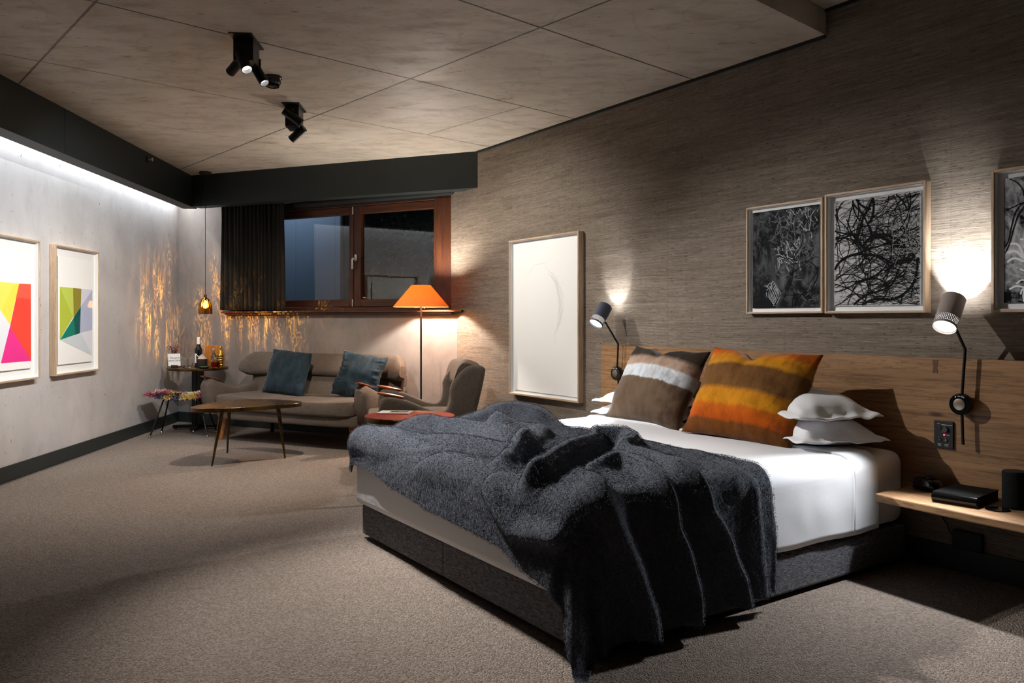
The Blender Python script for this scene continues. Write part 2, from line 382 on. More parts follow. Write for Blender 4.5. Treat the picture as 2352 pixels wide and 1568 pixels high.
# back wall with the window opening
BL = math.hypot(CR[0] - CL[0], CR[1] - CL[1])
WX0, WX1, WZ0, WZ1 = .84, BL + .06, 1.255, 2.40
WD = -.10                                   # the window sits 10 cm behind the wall face
struct(MB().box(-.2, WX0, 0, .22, 0, WH).box(WX0, WX1, 0, .22, 0, WZ0).box(WX0, WX1, 0, .22, WZ1, WH).build('wall_back', WALLB, M=FB.mat(), smooth=False))
struct(MB().box(-.24, 8.05, 0, .15, 0, WH).build('wall_right', GRASS, M=FR.mat(), smooth=False))
struct(MB().box(3.98, 4.13, -2.5, .95, 0, WH).build('wall_side', DARKP, smooth=False))
struct(MB().box(-3.4, 4.1, -2.55, -2.4, 0, WH).build('wall_front', DARKP, smooth=False))
struct(MB().box(-8.0, 3.53, -.014, 0, 0, .115).build('baseboard_left', SKIRT, M=FL.mat(), bevel=.002))
struct(MB().box(.012, BL - .01, -.014, 0, 0, .115).build('baseboard_back', SKIRT, M=FB.mat(), bevel=.002))
struct(MB().box(.01, 7.98, -.014, 0, 0, .115).build('baseboard_right', SKIRT, M=FR.mat(), bevel=.002))
# dark shadow gap where the papered wall meets the slab
xs = FR.pw(1897, 82, 0)[0]
struct(MB().box(.3, xs, -.012, 0, CEIL - .016, CEIL).box(xs - .012, xs, -.014, 0, CEIL, WH).box(xs, 7.95, -.014, 0, WH - .014, WH).build('trim_1', GAP, M=FR.mat()))
# bulkheads
IC = Vector((-3.37, 8.375))
lx = FL.loc(IC)[0]; ld = FL.loc(IC)[1]
b = MB().box(-8.0, lx + .17, -ld, -ld + .14, 2.352, CEIL)
sx = FL.pw(149, 300, ld)[0]
b.box(sx - .003, sx + .003, -ld - .0015, -ld + .001, 2.352, CEIL, 1)
struct(b.build('trim_2', [BLACKP, GAP], M=FL.mat(), smooth=False))
FK = Frame((-3.37, 8.375), math.atan2(7.165 - 8.375, -.306 + 3.37))
b = MB().box(.0, 3.294, 0, .14, 2.352, CEIL)
b.box(.12, .124, -.0015, .001, 2.352, 2.44, 1)
struct(b.build('trim_3', [BLACKP, GAP], M=FK.mat(), smooth=False))
t = thing('fire_sprinkler', 'small dark sprinkler head on the side of the charcoal bulkhead above the white wall', 'sprinkler', FL.mat(FL.pw(338, 366, ld)[0], ld, FL.pw(338, 366, ld)[1]))
MB().lathe([(.0, -.001), (.03, -.001), (.03, .004), (.018, .012), (.0, .012)], 20, M=Matrix.Rotation(PI / 2, 4, 'X')).build('rosette', BMETAL, t)
MB().tube([(0, -.01, 0), (0, -.045, 0)], .008, 10).lathe([(0, 0), (.016, 0), (.016, .003), (0, .003)], 14, M=Matrix.Translation((0, -.045, 0)) @ Matrix.Rotation(PI / 2, 4, 'X')).build('nozzle', STEEL, t)

# ---------------------------------------------------------------- window
win = sempty('window_1', FB.mat(0, WD, 0))
cas0, cas1 = FB.pw(1001, 470, WD)[0], BL - WD / math.tan(R(29.1)) - .004
zt = 2.352
b = MB().box(cas0 - .005, cas0 + .035, -.03, .11, WZ0, zt + .045, 1).box(cas0 + .035, cas1, -.045, .11, WZ0, zt + .045, 1).box(WX0, WX0 + .06, -.03, .11, WZ0, zt + .045, 1)
b.box(WX0, cas1, .0, .11, 2.325, zt + .045, 0).box(WX0, cas1, -.0, .11, WZ0, 1.292, 0)
b.build('window_frame', [REDX, REDZ], win, bevel=.003)
b = MB().box(.77, BL + .10, -.19, .03, 1.236, 1.257).box(.80, BL - .03, -.16, WD + .1 - .101, 1.216, 1.236)
b.build('window_sill', REDX, win, bevel=.004)
def sash(x0, x1, z0, z1, w, w2=None):
    w2 = w2 or w
    s_ = MB().box(x0, x0 + w, .02, .09, z0, z1, 1).box(x1 - w2, x1, .02, .09, z0, z1, 1).box(x0 + w, x1 - w2, .02, .09, z0, z0 + .075).box(x0 + w, x1 - w2, .02, .09, z1 - .075, z1)
    o = s_.build('sash', [REDX, REDZ], win, bevel=.004)
    MB().box(x0 + w - .005, x1 - w2 + .005, .052, .058, z0 + .07, z1 - .07).build('pane', WPANE, o)
    return o
xm = FB.pw(809.5, 500, WD)[0]
sash(WX0 + .06, xm - .004, 1.297, 2.322, .055)
sR = sash(xm + .004, cas0 - .006, 1.297, 2.322, .085, .03)
hx = FB.pw(815, 590, WD)[0]
h = MB().box(hx - .012, hx + .014, .008, .02, 1.765, 1.83).box(hx - .028, hx - .010, -.022, -.007, 1.68, 1.785).box(hx - .022, hx, -.018, .01, 1.775, 1.795)
h.build('window_handle', STEEL, win, bevel=.002)
for z0, z1 in ((2.245, 2.322), (1.297, 1.372)):
    MB().box(xm - .012, xm - .003, .008, .02, z0, z1).build('latch_rod', STEEL, win, bevel=.002)
MB().box(xm + .095, xm + .13, .048, .0505, 1.385, 1.395).box(xm + .095, xm + .13, .0475, .049, 1.386, 1.390, 1).build('sticker', [MATW, plain('red_print', (190, 40, 40))], win)
bl = MB().tube([(WX0 + .86, .05, 2.375), (cas1 - .10, .05, 2.375)], .030, 14).box(WX0 + .30, cas1 - .004, .055, .062, 2.322, 2.41)
tag(bl.build('roller_blind', plain('blind_cloth', (12, 13, 14), .8), M=FB.mat()), 'rolled up black roller blind along the top of the window', 'blind')
# curtain
cw = MB(); N = 220; rows = 16
cx0, cx1 = .775, 1.665
ring_a = []
for r_ in range(rows + 1):
    v = r_ / rows; row = []
    for i in range(N + 1):
        u = i / N; x = cx0 + (cx1 - cx0) * u
        ph = u * 2 * PI * 16 + .9 * math.sin(u * 9) + .35 * math.sin(v * 2.3 + u * 13)
        amp = (.024 + .010 * math.sin(u * 17 + 1)) * (1 if u < .86 else .35)
        y = -.085 + amp * math.sin(ph) + .006 * math.sin(3 * v + u * 31)
        x += .012 * math.cos(ph) * (.3 + v) * .6 + (.025 * v * (1 - 2 * u) * -.6)
        row.append((x, y - .0, 2.42 - v * (2.42 - 1.268)))
    ring_a.append(row)
cw.rings(ring_a, (False, False), closed=False)
ct = thing('curtain', 'dark gathered curtain drawn to the left side of the window', 'curtain', FB.mat())
o = cw.build('curtain_panel', CURT, ct, ang=180); sm = o.modifiers.new('solid', 'SOLIDIFY'); sm.thickness = .004
MB().box(WX0 - .06, 2.2, -.10, -.07, 2.42, 2.45).build('curtain_rail', BMETAL, ct)
# outside the window
g = G('outside_panels', rough=.6); X = g.sep(g.obj())
fr = g.ma('ABSOLUTE', g.ma('SUBTRACT', g.ma('FRACT', g.ma('MULTIPLY', X[0], 3.1)), .5))
g.col(g.mix(g.mr(fr, .49, .497), C(104, 116, 134), C(66, 76, 90)))
nx = FB.pw(783, 600, -1.6)[0]
nb = MB().box(-1.5, nx, 0, .2, -.3, 4.5)
nb.tube([(nx + .05, -.03, -.3), (nx + .05, -.03, 4.5)], .03, 10, 1)
tag(nb.build('neighbour_wall', [g.m, BMATT], M=FB.mat(0, -1.6, 0), smooth=False), 'blue grey neighbouring wall seen through the left window pane', 'building')
g = G('hedge_leaf', rough=.6, spec=.2); n = g.noise(g.obj(), 3, 3); g.col(g.mix(g.mr(n, .35, .65), C(6, 26, 20), C(18, 66, 46)))
hd = MB(); rnd = random.Random(3)
for i in range(2600):
    x = nx + .2 + rnd.random() * 2.6; z = 1.0 + 1.5 * rnd.random() ** .7; y = rnd.random() * .45
    if z < 1.9 and rnd.random() < .7: continue
    a = rnd.random() * 6.3; tl = rnd.uniform(-.9, .9); L = rnd.uniform(.08, .2)
    M_ = Matrix.Translation((x, y, z)) @ Matrix.Rotation(a, 4, 'Z') @ Matrix.Rotation(tl, 4, 'Y')
    hd.add([(0, 0, 0), (L * .5, L * .16, .012), (L, 0, 0), (L * .5, -L * .16, .012)], [(0, 1, 2, 3)], 0, M_)
tr_ = thing('tree', 'dark green tree seen through the right window pane at night', 'tree', FB.mat(0, -1.7, 0))
hd.build('foliage', g.m, tr_, smooth=False)
MB().tube([(nx + 1.1, .4, -.3), (nx + 1.0, .4, 1.5), (nx + 1.2, .4, 2.4)], [.09, .07, .03]).build('trunk', DARKW, tr_)
struct(MB().box(-2.0, 7.5, 2.7, 2.9, -.4, 4.5).build('wall_courtyard', plain('courtyard_dark', (22, 25, 28), .8), M=FB.mat(0, 0, 0), smooth=False))

# ================================================================ PICTURES
def picture(name, label, F_, x0, x1, z0, z1, depth, fw, print_fn, group=None, gap=.03, flo=.012, pm=.035, cat='picture'):
    w, h = x1 - x0, z1 - z0
    t = thing(name, label, cat, F_.mat((x0 + x1) / 2, .0015, (z0 + z1) / 2), group)
    a, c = w / 2, h / 2
    f = MB().box(-a, -a + fw, -depth, 0, -c, c, 1).box(a - fw, a, -depth, 0, -c, c, 1).box(-a + fw, a - fw, -depth, 0, -c, -c + fw).box(-a + fw, a - fw, -depth, 0, c - fw, c)
    f.build('frame', [PALEW, PALEZ], t, bevel=.0012)
    MB().box(-a + fw, a - fw, -.012, -.004, -c + fw, c - fw).build('backing_board', MATW, t)
    lin = MB()
    for s_ in (-1, 1):
        lin.box(s_ * (a - fw) - .002, s_ * (a - fw) + .002, -depth + .008, -.012, -c + fw, c - fw)
        lin.box(-a + fw, a - fw, -depth + .008, -.012, s_ * (c - fw) - .002, s_ * (c - fw) + .002)
    lin.build('inner_lining', MATW, t)
    print_fn(t, a - fw - pm, c - fw - pm, -.012 - flo)
    MB().box(-a + fw, a - fw, -depth + .004, -depth + .006, -c + fw, c - fw).build('glass', PANE, t)
    return t
def ribbon(mb, pts, w, y, m):
    n = len(pts); vs = []; fs = []
    for i, (x, z) in enumerate(pts):
        a = pts[max(0, i - 1)]; b_ = pts[min(n - 1, i + 1)]
        tx, tz = b_[0] - a[0], b_[1] - a[1]; l = math.hypot(tx, tz) or 1; k = w[i] if isinstance(w, list) else w
        vs += [(x - tz / l * k, y, z + tx / l * k), (x + tz / l * k, y, z - tx / l * k)]
        if i: fs.append((2 * i - 2, 2 * i - 1, 2 * i + 1, 2 * i))
    mb.add(vs, fs, m)
def poly(mb, pts, y, m): mb.add([(x, y, z) for x, z in pts], [tuple(range(len(pts)))], m)
def flat(name, rgb): return plain(name, rgb, .85, spec=.1)
def geo_print(F_, cx, cz, shapes, mats):
    def fn(t, a, c, y):
        mb = MB().box(-a, a, y, y + .003, -c, c, 0)
        for k, (m, px) in enumerate(shapes):
            pts = []
            for p in px:
                q = F_.pw(p[0], p[1], .0265); pts.append((max(-a + .002, min(a - .002, q[0] - cx)), q[1] - cz))
            poly(mb, pts, y - .0004 - k * .00012, m + 1)
        mb.build('print', [PAPER] + mats, t, smooth=False)
    return fn
zb, ztp = .717, 1.762
# right of the two (lime, teal, lavender)
c2 = [flat('ink_' + n_, c_) for n_, c_ in (('lime', (178, 192, 70)), ('pale_lime', (190, 206, 92)), ('olive', (146, 136, 54)), ('lavender', (214, 213, 226)), ('blue_grey', (176, 184, 208)), ('teal', (0, 128, 104)), ('deep_teal', (0, 84, 84)), ('ice', (202, 212, 218)), ('pale_lilac', (222, 223, 232)))]
def zz(l): return [(x / 4.125, 520 + y / 4.126) for x, y in l]
sh2 = [(0, zz([(566, 570), (690, 860), (566, 1072)])), (1, zz([(566, 570), (690, 582), (697, 862), (690, 862)])), (2, zz([(690, 582), (769, 590), (763, 760), (697, 862)])),
       (3, zz([(769, 590), (876, 600), (763, 760)])), (4, zz([(876, 600), (872, 978), (755, 1012), (763, 760)])), (5, zz([(697, 862), (705, 1028), (566, 1074)])), (6, zz([(763, 760), (755, 1012), (705, 1028), (697, 862)])),
       (7, zz([(566, 1074), (766, 1012), (868, 1220)])), (8, zz([(766, 1012), (872, 978), (868, 1220)]))]
x0, x1 = FL.pw(113, 600, 0)[0], FL.pw(227, 600, .045)[0]
picture('framed_print', 'framed geometric print in lime, teal and lavender on the pale concrete wall', FL, x0, x1, zb, ztp, .05, .014, geo_print(FL, (x0 + x1) / 2, (zb + ztp) / 2, sh2, c2), pm=.07, flo=.014, group='geometric prints on the concrete wall')
xr = FL.pw(91, 600, .045)[0]; W_ = x1 - x0
c1 = [flat('ink_' + n_, c_) for n_, c_ in (('yellow', (240, 226, 100)), ('warm_yellow', (236, 220, 84)), ('red', (238, 74, 58)), ('light_red', (248, 94, 74)), ('pink', (232, 54, 140)), ('mist', (226, 228, 234)))]
sh1 = [(5, zz([(-420, 540), (0, 790), (92, 940), (8, 1296), (-420, 1296)])), (0, zz([(-420, 490), (180, 540), (92, 930), (0, 790)])), (1, zz([(120, 560), (180, 540), (92, 930), (20, 790)])), (2, zz([(180, 540), (291, 546), (297, 1272), (92, 950)])),
       (3, zz([(180, 540), (291, 546), (292, 690), (150, 670)])), (4, zz([(92, 950), (297, 1272), (6, 1296)]))]
picture('framed_print', 'framed geometric print in yellow, red and pink cut by the left photo edge', FL, xr - W_, xr, zb, ztp, .05, .014, geo_print(FL, xr - W_ / 2, (zb + ztp) / 2, sh1, c1), pm=.07, flo=.014, group='geometric prints on the concrete wall')
# tall white drawing
LINEI = flat('faint_pencil', (200, 200, 196))
def white_print(t, a, c, y):
    mb = MB().box(-a, a, y, y + .003, -c, c, 0); rd = random.Random(5)
    base = [(-.27, .22), (-.18, .27), (-.05, .28), (.05, .21), (.12, .14), (.18, .03), (.19, -.09), (.16, -.2), (.11, -.27), (.12, -.36)]
    for k in range(7):
        pts = []
        for i in range(60):
            u = i / 59 * (len(base) - 1); j = min(int(u), len(base) - 2); f_ = u - j
            f_ = f_ * f_ * (3 - 2 * f_)
            x = base[j][0] * (1 - f_) + base[j + 1][0] * f_; z = base[j][1] * (1 - f_) + base[j + 1][1] * f_
            q = mnoise.noise_vector(Vector((x * 26 + k * 3, z * 26, k * 7.1))) * .022
            pts.append((x + q.x + .01 * k, z + .14 + q.y))
        s0 = rd.randrange(0, 25); e0 = rd.randrange(35, 60)
        ribbon(mb, pts[s0:e0], .0008, y - .0006, 1)
    mb.build('print', [PAPER, LINEI], t, smooth=False)
picture('framed_drawing', 'tall framed white sheet with a faint line drawing on the textured wall', FR, .944, 1.866, .545, 1.822, .05, .013, white_print, pm=.025, flo=.01, cat='picture')
# charcoal drawings
def m_char(name, lo, hi, a, b_, sx=1., sz=1., sc_=9):
    g = G(name, rough=.85, spec=.1); o = g.obj()
    n = g.noise(g.mp(o, (sx, 1, sz)), sc_, 8, .72, 1.2); n2 = g.noise(g.mp(o, (30 * sx, 1, 12 * sz)), 1, 4, .7)
    g.col(g.mix(g.mr(g.ma('ADD', g.ma('MULTIPLY', n, .75), g.ma('MULTIPLY', n2, .25)), lo, hi), C(*a), C(*b_))); return g.m
INK = flat('black_ink', (20, 21, 23)); GREYI = flat('grey_chalk', (168, 170, 172)); WHI = flat('white_paint', (236, 236, 236)); DGREY = flat('dark_grey_chalk', (98, 100, 104)); LGREY = flat('light_grey_wash', (178, 178, 178))
def walk(rd, x, z, ang, n, st, curl, a, c, drift=.5):
    pts = []; k = 0
    for i in range(n):
        k = k * .85 + rd.gauss(0, curl); ang += k
        x += math.cos(ang) * st; z += math.sin(ang) * st
        if abs(x) > a - .004 or abs(z) > c - .004:
            break
        pts.append((x, z))
    return pts
def char1(t, a, c, y):
    mb = MB().box(-a, a, y, y + .003, -c, c, 0); rd = random.Random(11)
    for cx, cz, n, sp, col_ in ((.07, .14, 90, .13, 2), (.12, .20, 40, .09, 1), (.03, .02, 36, .07, 1), (.16, .03, 60, .08, 2), (-.0, -.08, 26, .06, 2), (-.10, -.16, 10, .03, 1), (.15, -.24, 30, .09, 2), (.0, .2, 60, .13, 2), (-.1, .1, 40, .1, 3)):
        for _ in range(n):
            p = walk(rd, cx + rd.uniform(-sp, sp), cz + rd.uniform(-sp, sp) * .8, rd.choice((.9, 2.2, 1.5, -.6)) + rd.gauss(0, .45), rd.randrange(5, 11), .0055, .05, a, c)
            if len(p) > 3: ribbon(mb, p, [rd.uniform(.0008, .0034) for _q in p], y - .0005 - rd.random() * .0004, col_)
    lp = [(-.09 + .022 * math.cos(q * .7) + q * .0009, -.17 + .045 * math.sin(q * .7 + .8) - q * .0012) for q in range(50)]
    ribbon(mb, lp, .0018, y - .001, 1)
    for _ in range(16):
        p = walk(rd, rd.uniform(.02, a), rd.uniform(-c, -.15), rd.uniform(0, 6), 60, .007, .06, a, c)
        if len(p) > 3: ribbon(mb, p, .0022, y - .0011, 3)
    mb.build('print', [m_char('charcoal_smear', .46, .74, (24, 25, 28), (118, 120, 122), sc_=7), GREYI, DGREY, INK], t, smooth=False)
def char2(t, a, c, y):
    mb = MB().box(-a, a, y, y + .003, -c, c, 0); rd = random.Random(23)
    for _ in range(420):
        p = walk(rd, rd.uniform(-a, a), rd.uniform(-c, c), rd.choice((0.1, .2, 3.2, -.1, .35)) + rd.gauss(0, .25), 55, .006, .02, a, c)
        if len(p) > 3: ribbon(mb, p, rd.uniform(.0005, .0012), y - .0005 - rd.random() * .0003, 1)
    for _ in range(58):
        p = walk(rd, rd.uniform(-a, a), rd.uniform(-c, c), rd.uniform(0, 6.3), 130, .0065, .035, a, c)
        if len(p) > 3: ribbon(mb, p, rd.uniform(.0014, .0034), y - .001 - rd.random() * .0006, 1)
    for _ in range(11):
        p = walk(rd, rd.uniform(-a * .7, a * .7), rd.uniform(-c * .8, c * .8), rd.uniform(0, 6.3), 120, .008, .04, a, c)
        if len(p) > 3: ribbon(mb, p, [rd.uniform(.003, .0062)] * len(p), y - .0018 - rd.random() * .0003, 1)
    for _ in range(45):
        p = walk(rd, rd.uniform(.08, a), rd.uniform(-.1, .15), rd.choice((0, 1.57)), 25, .004, .05, a, c)
        if len(p) > 3: ribbon(mb, p, .0008, y - .0023, 2)
    mb.build('print', [m_char('etched_grey', .36, .50, (70, 71, 74), (196, 196, 196), 1, 4, 22), INK, LGREY], t, smooth=False)
def char3(t, a, c, y):
    mb = MB().box(-a, a, y, y + .003, -c, c, 0); rd = random.Random(31)
    for cx, cz, n in ((-a + .12, -.08, 26), (-a + .14, -.2, 16), (.1, .0, 20), (-a + .20, .12, 6), (.12, .2, 10), (.15, -.2, 14)):
        for _ in range(n):
            an = rd.uniform(0, 6.3); l = rd.uniform(.05, .13); wv = rd.uniform(.006, .02)
            p = [(cx + math.cos(an) * l * s_ - math.sin(an) * wv * math.sin(s_ * PI * 2), cz + math.sin(an) * l * s_ * .9 + math.cos(an) * wv * math.sin(s_ * PI * 2)) for s_ in [q / 14 for q in range(15)]]
            p = [q for q in p if abs(q[0]) < a and abs(q[1]) < c]
            if len(p) > 3: ribbon(mb, p, rd.uniform(.003, .005), y - .0008 - rd.random() * .0006, 1)
    lp = [(-a + .10 + .03 * math.cos(q * .5) + q * .0012, -.235 + .045 * math.sin(q * .55)) for q in range(60)]
    ribbon(mb, lp, .0035, y - .0016, 1)
    for cx in (-a + .105,):
        ribbon(mb, [(cx + .018 * math.cos(q * .35), .11 + .075 * math.sin(q * .35)) for q in range(28)], .005, y - .0017, 1)
    for _ in range(14):
        p = walk(rd, rd.uniform(-a, a), rd.uniform(.1, c), rd.uniform(0, 6), 60, .008, .04, a, c)
        if len(p) > 3: ribbon(mb, p, .002, y - .0022, 2)
    mb.build('print', [m_char('charcoal_wash', .42, .58, (14, 15, 18), (200, 201, 204), sc_=5), WHI, INK], t, smooth=False)
GR = 'charcoal drawings above the headboard'
picture('framed_drawing', 'smallest framed charcoal drawing, dark with grey chalk marks, left of the tangled one', FR, 3.400, 3.902, 1.197, 1.812, .04, .010, char1, GR, pm=.022, flo=.008)
picture('framed_drawing', 'framed drawing of tangled black lines in the middle of three above the headboard', FR, 3.922, 4.458, 1.195, 1.820, .05, .011, char2, GR, pm=.026, flo=.008)
picture('framed_drawing', 'framed drawing with bold white scribbles on black at the right photo edge', FR, 4.750, 5.290, 1.195, 1.820, .05, .012, char3, GR, pm=.028, flo=.008)
# ================================================================ CEILING FIXTURES
def aimM(loc, d):
    d = Vector(d).normalized(); return Matrix.Translation(loc) @ d.to_track_quat('Z', 'Y').to_matrix().to_4x4()
def spotlight(loc, target, W, angle, blend=.5, rad=.02, col=(1, .96, .90), name='spot'):
    l = bpy.data.lights.new(name, 'SPOT'); l.energy = W; l.spot_size = R(angle); l.spot_blend = blend; l.shadow_soft_size = rad; l.color = col
    o = bpy.data.objects.new(name, l); COL.objects.link(o); d = Vector(target) - Vector(loc)
    o.matrix_world = Matrix.Translation(loc) @ d.to_track_quat('-Z', 'Y').to_matrix().to_4x4(); return o
def point(loc, W, rad=.03, col=(1, .9, .75), name='bulb_light'):
    l = bpy.data.lights.new(name, 'POINT'); l.energy = W; l.shadow_soft_size = rad; l.color = col
    o = bpy.data.objects.new(name, l); COL.objects.link(o); o.location = loc; return o
def ceiling_fixture(label, cx, cy, bw, bl_, bh, heads, rot):
    """heads: (dx, dy, dz, direction, length, radius)"""
    Mw = T(cx, cy, CEIL, rot); t = thing('ceiling_spotlight', label, 'ceiling light', Mw, 'black spotlights on the concrete ceiling')
    inv = Mw.inverted(); mouths = []
    MB().box(-.062, .062, -.13, .13, -.006, 0).build('mounting_plate', BMETAL, t, bevel=.001)
    MB().box(-bw / 2, bw / 2, -bl_ / 2, bl_ / 2, -bh, -.005).build('gear_box', BMETAL, t, bevel=.002)
    for dx, dy, dz, d, L, r in heads:
        d = Vector(d).normalized(); dl = inv.to_3x3() @ d; p = Vector((dx, dy, dz)) - dl * L * .5; A = aimM(p, dl)
        h = MB().lathe([(0, 0), (r - .003, 0), (r, .003), (r, L), (r - .003, L), (r - .004, L - .028)], 28, M=A).build('lamp_head', BMETAL, t)
        MB().lathe([(0, L - .028), (r - .003, L - .028)], 24, M=A).build('lens', LENS, h)
        MB().tube([Vector((dx, dy, dz)), Vector((dx, dy, max(dz + .06, -bh * .6)))], .008, 10).build('swivel', BMETAL, t)
        mouths.append(Mw @ (p + dl * (L + .004)))
    return mouths
ra = R(3.41)
picC = FR.w(1.41, .05, 1.25)
A0 = atz(566, 94, CEIL); B0 = atz(676, 246, CEIL)
dA1 = Vector((.50, -.45, -1.0)); dA2 = Vector((.72, -.30, -1.15)); dA3 = Vector((-1.9, 1.6, -1.1))
mA = ceiling_fixture('black ceiling spotlight nearer the camera with two lit lamp heads facing us', A0.x, A0.y, .105, .13, .125,
     [(.005, -.075, -.135, dA1, .13, .029), (.052, .07, -.16, dA2, .13, .027), (-.062, .02, -.13, dA3, .12, .027)], ra)
dB1 = picC - Vector((B0.x, B0.y, 2.55)); dB2 = Vector((-.95, .25, -.72))
mB = ceiling_fixture('black ceiling spotlight further away whose two lamp heads cross below its box', B0.x, B0.y, .095, .16, .155,
     [(.01, -.105, -.095, dB1, .145, .031), (.02, .02, -.185, dB2, .13, .029)], ra)
sd = atz(626, 176, CEIL)
t = thing('smoke_detector', 'round black smoke detector on the ceiling between the two spotlights', 'smoke detector', T(sd.x, sd.y, CEIL))
MB().lathe([(0, 0), (.058, 0), (.058, -.012), (.05, -.018), (.046, -.018)], 40).build('base', BGLOSS, t)
MB().lathe([(.05, -.018), (.052, -.04), (.045, -.05), (.034, -.052), (.034, -.062), (.028, -.068), (0, -.07)], 40).build('cover', BGLOSS, t)
bs = MB()
for k in range(12):
    a = 2 * PI * k / 12; bs.box(.031, .041, -.004, .004, -.066, -.05, M=Matrix.Rotation(a, 4, 'Z'))
bs.build('vent_ribs', BMETAL, t, bevel=.001)

# ================================================================ PENDANT LAMP
PP = Vector((-3.15, 8.18, 0)); pz = lambda y: CAMH + (HZ - y) * PP.y / FPX
t = thing('pendant_lamp', 'small amber glass pendant lamp hanging on a long cord in the corner', 'pendant lamp', T(PP.x, PP.y, CEIL))
zs = pz(721) - CEIL; zt_ = pz(683) - CEIL
MB().lathe([(0, 0), (.06, 0), (.06, -.02), (.055, -.024), (0, -.024)], 36).build('ceiling_rose', BMATT, t)
MB().tube([(0, 0, -.02), (0, 0, zt_ + .02)], .0028, 8).build('cord', BMATT, t)
amber = G('amber_glass', rough=.15); o_ = amber.obj()
wv = amber.n('TexWave', {'Vector': amber.mp(o_, (1, 1, .25)), 'Scale': 26, 'Distortion': 5, 'Detail': 2}).outputs[1]
trn = amber.n('BsdfTransparent', {'Color': amber.mix(wv, C(214, 164, 78), C(140, 86, 30))}); glo = amber.n('BsdfGlossy', {'Roughness': .12, 'Color': C(255, 210, 130)})
mx = amber.n('MixShader', {0: .2}); amber.nt.links.new(trn.outputs[0], mx.inputs[1]); amber.nt.links.new(glo.outputs[0], mx.inputs[2]); amber.shader(mx.outputs[0])
rr_ = .066; prof = []
for k in range(15):
    u = k / 14; z = zs + (zt_ - zs) * u; r_ = rr_ * (1.0 if u < .15 else (1 - ((u - .15) / .85) ** 2.3) ** .5 * 1.0); prof.append((max(r_, .012), z))
rg = []
for r_, z in prof: rg.append([((r_ * (1 + .03 * math.cos(a * 14))) * math.cos(a), (r_ * (1 + .03 * math.cos(a * 14))) * math.sin(a), z) for a in [2 * PI * j / 84 for j in range(84)]])
MB().rings(rg, (False, False)).build('glass_shade', amber.m, t)
MB().lathe([(0, zt_ + .03), (.014, zt_ + .03), (.014, zt_ - .03), (0, zt_ - .03)], 18).build('lamp_holder', BRASS, t)
MB().lathe([(0, zt_ - .03), (.01, zt_ - .035), (.021, zt_ - .065), (.024, zt_ - .085), (.018, zt_ - .105), (0, zt_ - .112)], 20).build('bulb', bulbm('pendant_bulb', (255, 206, 120), 38), t)
PEND = Vector((PP.x, PP.y, CEIL + zt_ - .08))

# ================================================================ FURNITURE NEAR THE WINDOW
def superring(cx, cy, cz, a, b, n=20, e=2.6, axis='YZ', tilt=0):
    out = []
    for j in range(n):
        th = 2 * PI * j / n; c_, s_ = math.cos(th), math.sin(th)
        p = a * math.copysign(abs(c_) ** (2 / e), c_); q = b * math.copysign(abs(s_) ** (2 / e), s_)
        if axis == 'YZ':
            out.append((cx, cy + p * math.cos(tilt) + q * math.sin(tilt), cz - p * math.sin(tilt) + q * math.cos(tilt)))
        elif axis == 'XZ': out.append((cx + p, cy, cz + q))
        else: out.append((cx + p, cy + q, cz))
    return out
def softbox(mb, x0, x1, y0, y1, z0, z1, r, puff=0, nx=24, ny=16, m=0, sag=None):
    """a cushion: superellipsoid-like box with a puffed top"""
    cx, cy, cz = (x0 + x1) / 2, (y0 + y1) / 2, (z0 + z1) / 2; a, b, c = (x1 - x0) / 2, (y1 - y0) / 2, (z1 - z0) / 2
    rs = []
    zs_ = [(-1, .0), (-1, .6), (-.97, .86), (-.8, .96), (-.4, 1), (0, 1), (.4, 1), (.78, .97), (.95, .88), (1.0, .66), (1 + puff * .6, .35), (1 + puff, .02)]
    for zz_, k in zs_:
        ring = []
        for j in range(64):
            th = 2 * PI * j / 64; c_, s_ = math.cos(th), math.sin(th); e = 7 if k > .5 else 4
            kk = 1 - (1 - k) * min(1, r / min(a, b)) if k > .55 else k
            p = a * kk * math.copysign(abs(c_) ** (2 / e), c_); q = b * kk * math.copysign(abs(s_) ** (2 / e), s_)
            z = cz + c * zz_
            if sag: z += sag(cx + p, cy + q, zz_)
            ring.append((cx + p, cy + q, z))
        rs.append(ring)
    mb.rings(rs, (True, True), m); return mb
SO = Vector((-1.956 - .01, 7.70 - .02, 0)); SM = T(SO.x, SO.y, 0, FB.a)
t = thing('sofa', 'long taupe wool sofa with wooden paw arms under the window', 'sofa', SM)
fr_ = MB(); softbox(fr_, -.86, .86, -.42, .34, .215, .315, .05); fr_.build('seat_frame', BOUCLE, t)
sg = lambda x, y, k: (-.014 * math.cos(x * 3.4) if k > 0 else 0) + (.008 * math.sin(x * 9) if k > .5 else 0)
cu = MB(); softbox(cu, -.84, .84, -.45, .22, .305, .435, .09, .16, sag=sg); cu.build('seat_cushion', BOUCLE, t)
lb = MB(); rs = []
for k in range(25):
    x = -.93 + 1.86 * k / 24; u = abs(x) / .93; rs.append(superring(x, .285 - .05 * u ** 3, .46, .065 * (1 - .3 * u ** 6), .19, tilt=.28, e=4))
lb.rings(rs).build('lower_back', BOUCLE, t)
ub = MB(); rs = []
for k in range(41):
    x = -1.0 + 2.0 * k / 40; u = abs(x) / 1.0; q = max(0, (u - .89) / .11)
    top = .83 - .008 * math.cos(x * 2) - .095 * q ** 1.5; bot = .585 + .035 * q ** 2
    rs.append(superring(x, .325 - .18 * u ** 5, (top + bot) / 2, (.080 * (1 - .3 * q ** 3)), (top - bot) / 2 * (1 - .12 * (q > .99)), tilt=.3, e=3.2))
ub.rings(rs).build('head_rest', BOUCLE, t)
